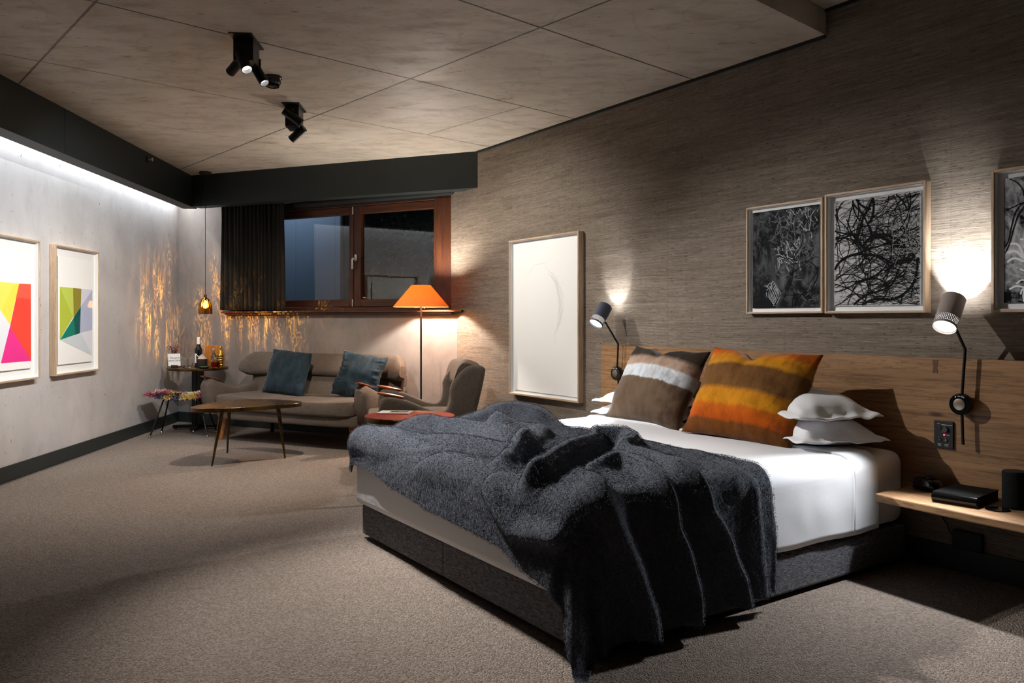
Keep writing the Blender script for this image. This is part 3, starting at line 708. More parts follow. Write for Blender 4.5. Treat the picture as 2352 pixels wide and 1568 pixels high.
def sofa_arm(s_):
    a = MB(); rs = []
    for k in range(23):
        u = k / 22; y = .30 - .73 * u
        top = .56 + (.485 - .56) * min(1, u / .45) if u < .45 else .485 + .115 * ((u - .45) / .45) ** 1.3 if u < .9 else .60 - .05 * ((u - .9) / .1) ** 2
        bot = .24 + .04 * max(0, (u - .8) / .2); bot += (.16 * ((u - .88) / .12) ** 2 if u > .88 else 0)
        th = .06 + .012 * u; x = s_ * (.885 + .045 * u)
        if u > .93: th *= 1 - ((u - .93) / .07) ** 2 * .45
        rs.append(superring(x, y, (top + bot) / 2, th, (top - bot) / 2, 24, 3.0, 'XZ'))
    o = a.rings(rs).build('arm', BOUCLE, t)
    p = MB(); rs = []
    for k in range(13):
        u = k / 12; y = -.235 - .215 * u; zc = .565 + .055 * u
        rs.append(superring(s_ * (.918 + .012 * u), y, zc, .04 * (math.sin(PI * (.1 + .8 * u))) ** .5, .013 * (math.sin(PI * (.1 + .85 * u))) ** .5, 18, 2.6, 'XZ'))
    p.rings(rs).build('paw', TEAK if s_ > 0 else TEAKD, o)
sofa_arm(-1); sofa_arm(1)
for x, y in ((-.76, -.30), (.76, -.30), (-.70, .26), (.70, .26)):
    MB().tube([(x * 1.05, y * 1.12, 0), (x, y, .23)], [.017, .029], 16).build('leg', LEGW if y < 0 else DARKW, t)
# armchair
fwd = Vector((-.985, -.17)); AX = math.atan2(fwd.y, fwd.x) + PI / 2      # local -y looks along fwd
AM = T(-.655, 6.40, 0, AX)
t = thing('armchair', 'taupe wool winged armchair with wooden paw arms seen from its side', 'armchair', AM)
prof_ = [(-.33, .215), (-.385, .30), (-.41, .40), (-.415, .50), (-.40, .565), (-.36, .588), (-.27, .575), (-.17, .540), (-.06, .490), (.03, .462), (.085, .466), (.118, .510), (.128, .575), (.122, .635), (.15, .70), (.20, .765), (.255, .808), (.32, .822), (.395, .80), (.39, .74), (.355, .58), (.32, .44), (.275, .30), (.25, .215)]
prof_ = [(prof_[k][0] * .75 + prof_[(k + 1) % len(prof_)][0] * .25, prof_[k][1] * .75 + prof_[(k + 1) % len(prof_)][1] * .25) if h_ == 0 else (prof_[k][0] * .25 + prof_[(k + 1) % len(prof_)][0] * .75, prof_[k][1] * .25 + prof_[(k + 1) % len(prof_)][1] * .75) for k in range(len(prof_)) for h_ in (0, 1)]
sgn_ = 1 if sum(prof_[k - 1][0] * prof_[k][1] - prof_[k][0] * prof_[k - 1][1] for k in range(len(prof_))) < 0 else -1
for s_ in (-1, 1):
    a = MB(); rs = []
    for q, ins in ((-1, .034), (-.97, .020), (-.88, .008), (-.70, .001), (-.4, 0), (.4, 0), (.70, .001), (.88, .008), (.97, .020), (1, .034)):
        ring = []
        for i, (y, z) in enumerate(prof_):
            y0, z0 = prof_[i - 1]; y2, z2 = prof_[(i + 1) % len(prof_)]; tx, tz = y2 - y0, z2 - z0; l = math.hypot(tx, tz) or 1
            flare = .03 * max(0, -y - .1)
            ring.append((s_ * (.338 + flare) + q * .054, y + sgn_ * tz / l * ins, z - sgn_ * tx / l * ins))
        rs.append(ring)
    o = a.rings(rs).build('side_panel', BOUCLE, t, ang=50)
    p = MB(); rs = []
    for k in range(13):
        u = k / 12; y = -.225 - .20 * u; zc = .572 + .04 * u
        rs.append(superring(s_ * (.334 + .006 * u), y, zc, .036 * (math.sin(PI * (.1 + .8 * u))) ** .5, .014 * (math.sin(PI * (.12 + .8 * u))) ** .5, 18, 2.6, 'XZ'))
    p.rings(rs).build('paw', TEAK, o)
lb = MB(); rs = []
for k in range(13):
    x = -.30 + .60 * k / 12; rs.append(superring(x, .24, .48, .075, .22, tilt=.27, e=4))
lb.rings(rs).build('lower_back', BOUCLE, t)
ub = MB(); rs = []
for k in range(17):
    x = -.36 + .72 * k / 16; u = abs(x) / .36; rs.append(superring(x, .295 - .05 * u ** 3, .715, .085, .125 - .01 * u ** 4, tilt=.30, e=3))
ub.rings(rs).build('head_rest', BOUCLE, t)
fr_ = MB(); softbox(fr_, -.31, .31, -.38, .26, .22, .31, .05); fr_.build('seat_frame', BOUCLE, t)
cu = MB(); softbox(cu, -.272, .272, -.50, .20, .30, .44, .09, .18); cu.build('seat_cushion', BOUCLE, t)
for x, y in ((-.26, -.28), (.26, -.28), (-.24, .2), (.24, .2)):
    MB().tube([(x * 1.08, y * 1.12, 0), (x, y, .24)], [.015, .026], 14).build('leg', LEGW, t)

def pillow(name, mats, w, h, th, M, parent=None, pinch=.10, seed=0, dent=0, wr=.008, n=40, a=2.6, flop=0, squash=0, floor=None):
    vs = []; fs = []; sd = Vector((seed * 7.3, seed * 3.1, 0))
    for side in (-1, 1):
        for i in range(n + 1):
            for j in range(n + 1):
                u = -1 + 2 * i / n; v = -1 + 2 * j / n
                tt = max(0, (1 - abs(u) ** a)) ** .62 * max(0, (1 - abs(v) ** a)) ** .62
                x = w / 2 * u * (1 - pinch * (1 - v * v)); z = h / 2 * v * (1 - pinch * (1 - u * u))
                y = side * (th / 2 * tt + .004)
                q = mnoise.noise_vector(Vector((x * 7, z * 7, side * .3)) + sd)
                e_ = mnoise.noise(Vector((u * 11, v * 2.2, 3 + side)) + sd) * max(abs(u), abs(v)) ** 4
                e2 = mnoise.noise(Vector((u * 2.2, v * 11, 9 + side)) + sd) * abs(u) ** 4
                y += side * (q.x * wr * 2 + (e_ + e2) * wr * 1.6) * min(1, tt * 4)
                x += q.y * wr; z += q.z * wr
                if dent:
                    k = math.exp(-((u - dent[1]) / .24) ** 2) * max(0, (v + .25) / 1.25) ** 2.2
                    z -= dent[0] * k; y += side * .03 * k * (v < .95) - side * .045 * math.exp(-((u - dent[1]) / .1) ** 2) * max(0, v) ** 2 * tt
                if flop and v > 0 and u > 0: y -= flop * (u * v) ** 3; z -= flop * .5 * (u * v) ** 3
                vs.append((x, y, z))
    N1 = (n + 1) ** 2
    for side in (0, 1):
        for i in range(n):
            for j in range(n):
                q = [side * N1 + i * (n + 1) + j, side * N1 + (i + 1) * (n + 1) + j, side * N1 + (i + 1) * (n + 1) + j + 1, side * N1 + i * (n + 1) + j + 1]
                fs.append(tuple(q if side == 0 else q[::-1]))
    edge = [(i, 0) for i in range(n)] + [(n, j) for j in range(n)] + [(i, n) for i in range(n, 0, -1)] + [(0, j) for j in range(n, 0, -1)]
    for k in range(len(edge)):
        p, q = edge[k], edge[(k + 1) % len(edge)]; A = p[0] * (n + 1) + p[1]; B_ = q[0] * (n + 1) + q[1]
        fs.append((A, N1 + A, N1 + B_, B_))
    if floor is not None: vs = [(x, y, max(z, floor)) for x, y, z in vs]
    mb = MB(); mb.add(vs, fs); o = mb.build(name, mats, parent, ang=180)
    if M is not None: o.matrix_world = M
    return o
def lean(F_m, x, y, z, tilt, roll=0, yaw=0):
    return F_m @ Matrix.Translation((x, y, z)) @ Matrix.Rotation(yaw, 4, 'Z') @ Matrix.Rotation(tilt, 4, 'X') @ Matrix.Rotation(roll, 4, 'Y')
o = pillow('cushion', VELBLUE, .53, .45, .14, lean(SM, -.33, .08, .640, -.30, R(4)), seed=1, pinch=.035, flop=.03)
tag(o, 'smooth dark blue velvet cushion at the left end of the sofa', 'cushion', 'blue velvet cushions on the sofa')
o = pillow('cushion', VELBLUE, .50, .43, .15, lean(SM, .57, .05, .635, -.32, R(8), R(4)), seed=2, pinch=.05, wr=.018)
tag(o, 'crumpled dark blue velvet cushion at the sofa end behind the armchair', 'cushion', 'blue velvet cushions on the sofa')

# floor lamp
FLP = Vector((-.828, 7.25, 0)); fz = lambda y: CAMH + (HZ - y) * FLP.y / FPX
t = thing('floor_lamp', 'slim floor lamp with an orange cone shade behind the armchair', 'floor lamp', T(FLP.x, FLP.y, 0))
MB().lathe([(0, 0), (.13, 0), (.13, .012), (.124, .018), (.02, .022), (.0, .022)], 48).build('base', BMETAL, t)
MB().tube([(0, 0, .015), (0, 0, fz(668))], .009, 14).build('pole', plain('grey_pole', (70, 70, 74), .35, .6), t)
zb_, zt2 = fz(705), fz(655)
SH = m_translucent('orange_shade', (240, 156, 70), .21)
sh = MB().lathe([(.254, zb_), (.252, zb_ + .004), (.088, zt2), (.085, zt2), (.250, zb_)], 72).build('lamp_shade', SH, t)
sp = MB()
for k in range(3):
    a = 2 * PI * k / 3; sp.tube([(0, 0, zt2 - .012), (.088 * math.cos(a), .088 * math.sin(a), zt2 - .002)], .003, 6)
sp.lathe([(0, zt2 - .005), (.014, zt2 - .005), (.014, zt2 - .02), (0, zt2 - .02)], 14).build('shade_spider', STEEL, sh)
zl = zt2 - .052
MB().lathe([(0, zl - .04), (.02, zl - .035), (.03, zl), (.02, zl + .03), (0, zl + .035)], 20).build('bulb', bulbm('floor_bulb', (255, 236, 205), 30), t)
MB().tube([(.03, .0, zb_ + .01), (.03, 0, zb_ - .015)], .0025, 6).build('pull_switch', STEEL, t)
FLB = Vector((FLP.x, FLP.y, zl))

# brass coffee table
CT = Vector((-2.16, 6.55, 0))
t = thing('coffee_table', 'rounded triangular brass coffee table on three tapered legs before the sofa', 'coffee table', T(CT.x, CT.y, 0))
ctl = [(-2.58, 6.42), (-2.47, 6.86), (-2.26, 6.99), (-2.0, 6.93), (-1.80, 6.80), (-1.755, 6.66), (-1.86, 6.53), (-2.10, 6.33), (-2.36, 6.20), (-2.53, 6.24)]
def smooth_poly(pts, it=3):
    for _ in range(it):
        o = []
        for i in range(len(pts)):
            a, b_ = pts[i], pts[(i + 1) % len(pts)]
            o += [(a[0] * .75 + b_[0] * .25, a[1] * .75 + b_[1] * .25), (a[0] * .25 + b_[0] * .75, a[1] * .25 + b_[1] * .75)]
        pts = o
    return pts
MB().prism([(x - CT.x, y - CT.y) for x, y in smooth_poly(ctl)], .437, .470).build('tabletop', BRASS, t, bevel=.003)
for fx, fy, tx, ty in ((-2.385, 6.33, -2.33, 6.40), (-2.49, 6.965, -2.42, 6.82), (-1.906, 6.69, -1.965, 6.685)):
    MB().tube([(fx - CT.x, fy - CT.y, 0), (tx - CT.x, ty - CT.y, .438)], [.007, .018], 16).build('leg', BRASS, t)
# red side table
RT = Vector((-.695, 5.30, 0))
t = thing('side_table', 'red topped oval side table between the bed and the armchair', 'side table', T(RT.x, RT.y, 0))
rtl = [(RT.x + .305 * math.cos(a) * (1 + .05 * math.cos(a)), RT.y + .27 * math.sin(a)) for a in [2 * PI * k / 14 for k in range(14)]]
rtp = smooth_poly([(x - RT.x, y - RT.y) for x, y in rtl])
tt_ = MB().prism(rtp, .496, .525).build('tabletop', BRASS, t, bevel=.003)
MB().prism([(x * .995, y * .995) for x, y in rtp], .5252, .529).build('red_inlay', REDL, tt_, bevel=.001)
for k, (fx, fy) in enumerate(((-.25, -.02), (.16, .21), (.14, -.21))):
    MB().tube([(fx * 1.05, fy * 1.05, 0), (fx * .9, fy * .9, .497)], [.007, .018], 14).build('leg', BRASS, t)
mgp = atz(908, 947, .531)
t = thing('magazine', 'thin magazine with a white cover lying on the red side table', 'magazine', T(mgp.x, mgp.y, .5295, R(-6)))
MB().box(-.11, .11, -.08, .08, 0, .004).build('pages', PAPER, t)
MB().box(-.111, .111, -.081, .081, .004, .0055).box(-.04, .085, -.02, .05, .0054, .0058, 1).box(-.03, .02, -.005, .03, .0057, .006, 2).build('cover', [PAPER, flat('photo_brown', (150, 128, 116)), flat('photo_dark', (60, 44, 42))], t)

# bar table in the corner
BT = Vector((-3.352, 8.5, 0))
t = thing('bar_table', 'round brass rimmed drinks table on a black column in the corner', 'table', T(BT.x, BT.y, 0))
zt3 = CAMH - (843 - HZ) * BT.y / FPX
MB().lathe([(0, zt3 - .026), (.304, zt3 - .026), (.307, zt3 - .022), (.307, zt3 - .003), (.304, zt3), (0, zt3)], 64, caps=(False, False)).build('tabletop', BRASS, t)
MB().box(-.055, -.004, -.03, .03, .03, zt3 - .026).box(.004, .055, -.03, .03, .03, zt3 - .026).build('column', BMETAL, t, bevel=.002)
bs = MB()
for a in (R(10), R(100)): bs.box(-.25, .25, -.028, .028, .018, .048, M=Matrix.Rotation(a, 4, 'Z'))
bs.build('cross_base', BMETAL, t, bevel=.003)
for k in range(4):
    a = R(10) + PI / 2 * k
    MB().lathe([(0, 0), (.014, .0), (.016, .006), (.012, .018), (0, .018)], 14, M=Matrix.Translation((.225 * math.cos(a), .225 * math.sin(a), 0))).build('foot', CHROME, t)
def on_bar(px, dy=0): # point on the table top under the pixel column
    y = BT.y + dy; return Vector(((px - 1176) / FPX * y, y, zt3))
GLASSM = glass('clear_glass')
# note card on a small block
p = on_bar(401, -.13)
t = thing('note_card', 'white hand lettered card standing at the left of the drinks table', 'card', T(p.x, p.y, zt3, R(-6)))
MB().box(-.035, .035, -.012, .012, 0, .03).build('card_holder', DARKW, t, bevel=.002)
cd = MB().box(-.068, .068, -.002, 0, .022, .15, M=Matrix.Rotation(R(-2), 4, 'Y')).build('card', PAPER, t)
def text(s, size, M, mat, parent, name='lettering', shear=.15):
    cv = bpy.data.curves.new('letters', 'FONT'); cv.body = s; cv.size = size; cv.align_x = 'CENTER'; cv.align_y = 'CENTER'; cv.shear = shear; cv.space_line = .95; cv.resolution_u = 3
    tmp = bpy.data.objects.new('letters', cv); COL.objects.link(tmp)
    dg = bpy.context.evaluated_depsgraph_get(); me = bpy.data.meshes.new_from_object(tmp.evaluated_get(dg)); bpy.data.objects.remove(tmp)
    me.materials.clear(); me.materials.append(mat)
    o = bpy.data.objects.new(name, me); COL.objects.link(o); o.parent = parent; o.matrix_local = M; return o
text('The party\nstarts here!', .03, Matrix.Translation((0, -.0028, .092)) @ Matrix.Rotation(PI / 2, 4, 'X') @ Matrix.Rotation(R(3), 4, 'Z'), flat('marker_ink', (40, 42, 50)), cd, shear=.3)
# dried berries in a dark little vase
p = on_bar(401, .06)
t = thing('berry_sprigs', 'dark red berry sprigs in a little dark vase behind the white card', 'plant', T(p.x, p.y, zt3))
MB().lathe([(0, 0), (.024, 0), (.03, .03), (.026, .06), (.014, .075), (.016, .085), (.012, .085), (.01, .07), (0, .01)], 24).build('vase', BGLOSS, t)
rd = random.Random(4); stm = MB(); ber = MB()
for k in range(7):
    a = rd.uniform(0, 6.3); l = rd.uniform(.10, .16); tip = Vector((math.cos(a) * .05, math.sin(a) * .04, .075 + l))
    stm.tube([(0, 0, .05), (tip.x * .5, tip.y * .5, .09 + l * .4), tip], .0013, 5)
    for q in range(9):
        u = rd.uniform(.45, 1.05); c_ = Vector((tip.x * u + rd.gauss(0, .008), tip.y * u + rd.gauss(0, .008), .075 + l * u + rd.gauss(0, .006)))
        ber.lathe([(0, -.006), (.0045, -.004), (.006, 0), (.0045, .004), (0, .006)], 7, M=Matrix.Translation(c_))
stm.build('stems', DARKW, t); bo = ber.build('berries', plain('berry_red', (92, 20, 30), .35), t); bo['kind'] = 'stuff'
# tall glasses
def flute(px, dy, h, r, label):
    p = on_bar(px, dy); t = thing('champagne_flute', label, 'glass', T(p.x, p.y, zt3), 'clear glasses on the drinks table')
    MB().lathe([(0, .003), (.03, .002), (.031, .004), (.006, .008), (.0035, .02), (.0035, h * .42), (.012, h * .47), (r, h * .62), (r * .98, h * .8), (r * .8, h), (r * .76, h), (r * .93, h * .8), (r * .94, h * .63), (.008, h * .48), (0, h * .475)], 28).build('bowl', GLASSM, t)
flute(417, .10, .235, .026, 'champagne flute half hidden behind the card edge')
flute(434, .10, .232, .027, 'champagne flute rising above the short tumbler beside the wine bottle')
p = on_bar(432, -.12)
t = thing('tumbler', 'wide clear tumbler with a thick base between card and wine bottle', 'glass', T(p.x, p.y, zt3), 'clear glasses on the drinks table')
MB().lathe([(0, .0), (.042, .0), (.046, .004), (.05, .09), (.0475, .09), (.043, .016), (0, .014)], 36).build('glass_body', GLASSM, t)
# wine bottle
p = on_bar(456, .05)
t = thing('wine_bottle', 'dark wine bottle with a white capsule and label', 'bottle', T(p.x, p.y, zt3))
bd = [(0, .0), (.034, 0), (.0375, .004), (.0375, .17), (.035, .195), (.022, .225), (.0155, .245), (.0145, .30), (.0, .30)]
MB().lathe(bd, 36).build('bottle_glass', plain('dark_green_glass', (10, 14, 11), .08), t)
MB().lathe([(.0165, .245), (.0168, .25), (.0165, .315), (.014, .318), (0, .318)], 24).build('capsule', PAPER, t)
lbm = MB(); ring1 = []
for z in (.045, .145): ring1.append([(.0380 * math.cos(a), .0380 * math.sin(a), z) for a in [R(-215) + R(110) * j / 16 for j in range(17)]])
lbm.rings(ring1, (False, False), closed=False).build('label', PAPER, t)
# orange folder standing at the back
p = on_bar(486, .20)
t = thing('menu_folder', 'orange menu folder standing upright behind the bottles', 'folder', T(p.x, p.y, zt3, R(-12)))
MB().box(-.085, .085, -.004, .004, 0, .225, M=Matrix.Rotation(R(-5), 4, 'X')).build('cover', plain('orange_card', (176, 106, 30), .6), t, bevel=.001)
# dark box with tongs and tray
p = on_bar(464, -.10)
t = thing('ice_bucket', 'small dark ice bucket filled with pale cloth in front of the wine bottle', 'bucket', T(p.x, p.y, zt3 + .0))
MB().lathe([(0, 0), (.052, 0), (.055, .006), (.056, .095), (.053, .095), (.051, .01), (0, .008)], 36).build('bucket', plain('dark_bucket', (44, 38, 30), .35), t)
cl = MB(); rs = []
for k in range(8):
    r_ = .051 * (1 - k / 7.6); rs.append([(r_ * math.cos(a) * (1 + .12 * math.sin(3 * a + k)), r_ * math.sin(a), .088 + .045 * (k / 7) ** .7 * (1 + .25 * math.sin(5 * a + k * 2))) for a in [2 * PI * j / 24 for j in range(24)]])
cl.rings(rs).build('cloth', plain('pinkish_cloth', (176, 158, 150), .9), t)
MB().tube([(-.01, -.03, .10), (-.055, -.02, .145)], .003, 6).build('tongs', STEEL, t)
p = on_bar(468, -.215)
t = thing('snack_dish', 'shallow black dish of green snacks at the front of the drinks table', 'dish', T(p.x, p.y, zt3))
MB().lathe([(0, .0), (.04, 0), (.066, .016), (.064, .018), (.04, .005), (0, .004)], 40).build('dish', BMATT, t)
sn = MB(); rd = random.Random(8)
for k in range(26):
    a = rd.uniform(0, 6.3); r_ = .034 * rd.random() ** .5
    sn.lathe([(0, -.006), (.006, -.003), (.007, 0), (.006, .004), (0, .006)], 7, M=Matrix.Translation((r_ * math.cos(a), r_ * math.sin(a), .011 + rd.random() * .006)))
so_ = sn.build('snacks', plain('snack_green', (96, 112, 92), .6), t); so_['kind'] = 'stuff'
p = on_bar(495, -.15)
t = thing('decanter', 'small square decanter of amber spirit with a ball stopper', 'decanter', T(p.x, p.y, zt3, R(12)))
MB().box(-.042, .042, -.042, .042, 0, .078).build('decanter_body', glass('decanter_glass', (250, 235, 220)), t, bevel=.006, seg=3)
MB().box(-.036, .036, -.036, .036, .006, .062).build('spirit', glass('amber_spirit', (196, 72, 20), 0, 1.34), t, bevel=.005)
MB().lathe([(0, .077), (.014, .077), (.013, .095), (.017, .098), (.012, .104), (.018, .116), (.012, .128), (0, .131)], 20).build('stopper', GLASSM, t)
p = on_bar(491, -.03)
t = thing('spirit_bottle', 'slender clear bottle with a dark label behind the square decanter', 'bottle', T(p.x, p.y, zt3))
MB().lathe([(0, 0), (.028, 0), (.03, .004), (.03, .11), (.022, .135), (.013, .15), (.013, .185), (0, .185)], 28).build('bottle_glass', glass('pale_bottle', (225, 235, 235)), t)
MB().lathe([(.0305, .10), (.0308, .105), (.0232, .1345), (.022, .138)], 24).build('label', plain('slate_label', (70, 78, 88), .6), t)
MB().lathe([(0, .185), (.015, .185), (.015, .202), (0, .202)], 18).build('cap', STEEL, t)
p = on_bar(507, -.06)
t = thing('cocktail_shaker', 'shiny gold ribbed shaker at the right of the drinks table', 'shaker', T(p.x, p.y, zt3))
rs = []
for k in range(26):
    z = .19 * k / 25; r_ = (.036 if z < .13 else .036 - .018 * ((z - .13) / .06) ** 1.2) * (1 + .05 * math.sin(z * 260)); rs.append([(r_ * math.cos(a), r_ * math.sin(a), z) for a in [2 * PI * j / 28 for j in range(28)]])
MB().rings(rs).build('shaker_body', plain('gold', (214, 168, 70), .14, 1), t)
MB().lathe([(0, .188), (.018, .188), (.017, .215), (.01, .222), (0, .222)], 20).build('cap', plain('gold_cap', (214, 168, 70), .18, 1), t)

# rag-rug stool
ST = Vector((-3.31, 8.04, 0))
t = thing('stool', 'black wire legged stool with a shaggy multicoloured rag seat', 'stool', T(ST.x, ST.y, 0, R(4)))
zsf = lambda x: .375 + .55 * x * x
st_ = MB(); rs = []
for k in range(21):
    x = -.295 + .59 * k / 20; rs.append([(x, y, zsf(x) + dz) for y, dz in ((-.15, -.012), (.15, -.012), (.15, .012), (-.15, .012))])
st_.rings(rs).build('seat_pan', BMETAL, t)
rg = [(226, 216, 192), (214, 178, 96), (84, 24, 30), (40, 58, 92), (208, 84, 132), (232, 224, 214), (96, 30, 40), (216, 190, 120), (160, 70, 84), (236, 226, 200)]
rgm = [m_fabric('rag_%s' % n_, tuple(int(q * .75) for q in c_), c_, 200, .3) for n_, c_ in zip(('cream', 'mustard', 'maroon', 'navy', 'pink', 'white', 'wine', 'straw', 'rose', 'ivory'), rg)]
tf = MB(); rd = random.Random(12)
cells = {}
for k in range(9000):
    x = rd.uniform(-.31, .31); y = rd.uniform(-.18, .18); c_ = (int((x + .4) / .085), int((y + .2) / .085))
    if c_ not in cells: cells[c_] = rd.randrange(len(rg))
    m_ = cells[c_] if rd.random() < .9 else rd.randrange(len(rg))
    edge = max(abs(x) / .31, abs(y) / .18); a = rd.uniform(0, 6.3); L = rd.uniform(.028, .066)
    d_ = Vector((math.cos(a) * .6 + x * 2.2 * edge, math.sin(a) * .6 + y * 4 * edge, .75 - edge ** 4 * .9)).normalized()
    b0 = Vector((x * .96, y * .93, zsf(x) + .008)); s_ = d_.cross(Vector((rd.uniform(-1, 1), rd.uniform(-1, 1), .3))).normalized() * rd.uniform(.0012, .0032)
    mid = b0 + d_ * L * .6; tip = b0 + d_ * L + Vector((0, 0, -.010 * edge))
    tf.add([b0 - s_, b0 + s_, mid + s_ * 1.2, mid - s_ * 1.2, tip + s_ * .7, tip - s_ * .7], [(0, 1, 2, 3), (3, 2, 4, 5)], m_)
o = tf.build('rag_tufts', rgm, t, smooth=False); o['kind'] = 'stuff'
for sx in (-1, 1):
    for sy in (-1, 1):
        lg = MB().tube([(sx * .275, sy * .155, .016), (sx * .17, sy * .07, zsf(.17) - .008)], .008, 10).build('leg', BMETAL, t)
        MB().lathe([(0, 0), (.010, .002), (.013, .010), (.010, .02), (0, .022)], 14, M=Matrix.Translation((sx * .277, sy * .156, 0))).build('foot', CHROME, lg)
# ================================================================ BED
BS, BD = 3.425, 1.06
BM = FR.mat(BS, BD, 0)
LX = lambda s: s - BS
LY = lambda d: BD - d
t = thing('bed', 'charcoal upholstered divan bed base in two halves under the mattress', 'bed', BM)
for s0, s1 in ((2.50, 3.375), (3.379, 4.370)):
    b = MB().box(LX(s0), LX(s1), LY(2.045), LY(.06), .022, .183).build('base_half', BEDF, t, bevel=.012, seg=3)
ft = 0
for s in (2.60, 3.42, 4.22):
    for d in (.2, 1.9):
        MB().lathe([(0, 0), (.025, 0), (.025, .024), (0, .024)], 16, M=Matrix.Translation((LX(s), LY(d), 0))).build('foot', BMATT, t)
def rbox(s0, s1, d0, d1, z0, z1, r, name, mat, seg=6):
    bm = bmesh.new(); bmesh.ops.create_cube(bm, size=1)
    for v in bm.verts: v.co = Vector(((s0 + s1) / 2 - BS + v.co.x * (s1 - s0), BD - (d0 + d1) / 2 + v.co.y * (d1 - d0), (z0 + z1) / 2 + v.co.z * (z1 - z0)))
    bmesh.ops.bevel(bm, geom=bm.edges[:], offset=r, segments=seg, affect='EDGES', profile=.6)
    me = bpy.data.meshes.new(name); bm.to_mesh(me); bm.free(); me.materials.append(mat)
    me.polygons.foreach_set('use_smooth', [True] * len(me.polygons))
    o = bpy.data.objects.new(name, me); COL.objects.link(o); o.matrix_world = BM; return o
tag(rbox(2.488, 4.366, .056, 2.072, .190, .535, .075, 'mattress', MATTR), 'deep white mattress showing at the head end between bed sheet and headboard', 'mattress')
# top sheet: swept profile, rounded over the foot
W0, W1, DF, ZT, RR = 2.476, 4.376, 2.086, .546, .075
def prof_at(e, d):
    """profile across the bed, inset by e"""
    pts = []; s0, s1, zt_ = W0 + e, W1 - e, ZT - e; r = max(RR - e, .012)
    zbn = .205 + .012 * mnoise.noise(Vector((d * 3, 0, 0))); zbf = .205
    n = 10
    for k in range(n): pts.append((s1 + .002 * math.sin(PI * k / n), zbn + (zt_ - r - zbn) * k / n))
    for k in range(9): a = PI / 2 * k / 8; pts.append((s1 - r + r * math.cos(a), zt_ - r + r * math.sin(a)))
    for k in range(1, 30): pts.append((s1 - r + (s0 + r - s1 + r) * k / 30, zt_))
    for k in range(9): a = PI / 2 + PI / 2 * k / 8; pts.append((s0 + r + r * math.cos(a), zt_ - r + r * math.sin(a)))
    for k in range(1, n + 1): pts.append((s0, zt_ - r + (zbf - zt_ + r) * k / n))
    return pts
ds = sorted([.315 + k * .01 for k in range(26)] + [.499 + .0012 * k for k in range(1, 9)]) + [.575 + (2.086 - RR - .575) * k / 50 for k in range(51)]
rs = []
for d in ds:
    ring = []
    for i, (s, z) in enumerate(prof_at(0, d)):
        fold = .009 / (1 + math.exp(min(60, (d - .504) / .0009))) - .002 * math.exp(-((d - .512) / .006) ** 2) - .001
        q = mnoise.noise(Vector((s * 2.2, d * 2.2, z * 3))) * .006 + mnoise.noise(Vector((s * 6, d * 5, z * 9))) * .0022
        if s > 4.2 and z < .45: q += .0012 * math.sin(d * 23 + 2 * math.sin(z * 9)) * (1 if d < .9 else .4)
        cx, cz = (s - 3.43) / .95, max(0, (z - .3) / .25)
        side = abs(cx) > .97
        ring.append((LX(s + (math.copysign(fold + q, cx) if side else 0)), LY(d), z + (0 if side else fold + q)))
    rs.append(ring)
for k in range(1, 8):
    a = PI / 2 * k / 7; e = RR * (1 - math.cos(a)); d = DF - RR + RR * math.sin(a)
    rs.append([(LX(s), LY(d), z if i not in (0,) else z) for i, (s, z) in enumerate(prof_at(e, d))])
mb = MB(); mb.rings(rs, (False, True), closed=False)
o = mb.build('bed_sheet', SHEET, None, ang=180, M=BM)
sm = o.modifiers.new('solid', 'SOLIDIFY'); sm.thickness = .003; sm.offset = 1
tag(o, 'smooth white top sheet tucked over the mattress from the pillows to the foot', 'bed sheet')

# ---------------------------------------------------------------- the throw
TW, TD, TZ, TR = W1 - W0, DF, ZT + .003, .075
RIDGES = [  # polyline in unrolled (P across, Q from headboard), height, width
    ([(.05, 2.06), (.30, 2.02), (.55, 1.96), (.85, 1.84), (1.10, 1.74)], .036, .085),
    ([(.50, 2.13), (.76, 2.08), (.92, 1.98), (1.10, 1.88)], -.022, .022),
    ([(-.05, 1.84), (.10, 1.66), (.40, 1.54), (.66, 1.55)], .046, .075),
    ([(.22, 1.72), (.45, 1.66), (.70, 1.66)], -.018, .045),
    ([(-.06, 1.52), (.0, 1.24), (.12, 1.10), (.34, 1.10)], .075, .10),
    ([(.55, 1.52), (.68, 1.40), (.84, 1.44), (1.00, 1.62), (1.14, 1.80), (1.30, 1.97)], .055, .050),
    ([(1.22, 1.76), (1.30, 1.84)], -.040, .065), ([(.90, 1.60), (.84, 1.66)], -.034, .05),
    ([(1.60, 2.02), (1.47, 1.84), (1.37, 1.66), (1.26, 1.48), (1.12, 1.34), (1.20, 1.24), (1.36, 1.32), (1.42, 1.40)], .070, .048),
    ([(1.62, 1.86), (1.54, 1.70), (1.46, 1.54)], -.034, .050),
    ([(1.58, 1.76), (1.60, 1.62), (1.72, 1.62), (1.88, 1.70), (2.0, 1.69), (2.08, 1.65), (2.24, 1.60), (2.34, 1.60)], .052, .034),
    ([(1.42, 1.46), (1.64, 1.47), (1.84, 1.54), (1.96, 1.51), (2.07, 1.42), (2.24, 1.34), (2.40, 1.31)], .052, .036),
    ([(1.72, 1.93), (1.90, 1.99), (2.07, 1.91), (2.27, 1.82), (2.40, 1.80)], .044, .050),
    ([(1.92, 1.22), (2.12, 1.20), (2.38, 1.19)], .018, .035), ([(1.95, 1.40), (2.15, 1.30), (2.38, 1.25)], -.012, .03),
    ([(1.95, 1.60), (2.15, 1.52), (2.38, 1.47)], -.016, .04), ([(1.40, 2.10), (1.60, 2.21), (1.86, 2.18)], .040, .045),
    ([(1.05, 1.14), (1.40, 1.16), (1.70, 1.22), (1.9, 1.30)], .020, .05), ([(.1, 2.25), (.5, 2.28)], .012, .05)]
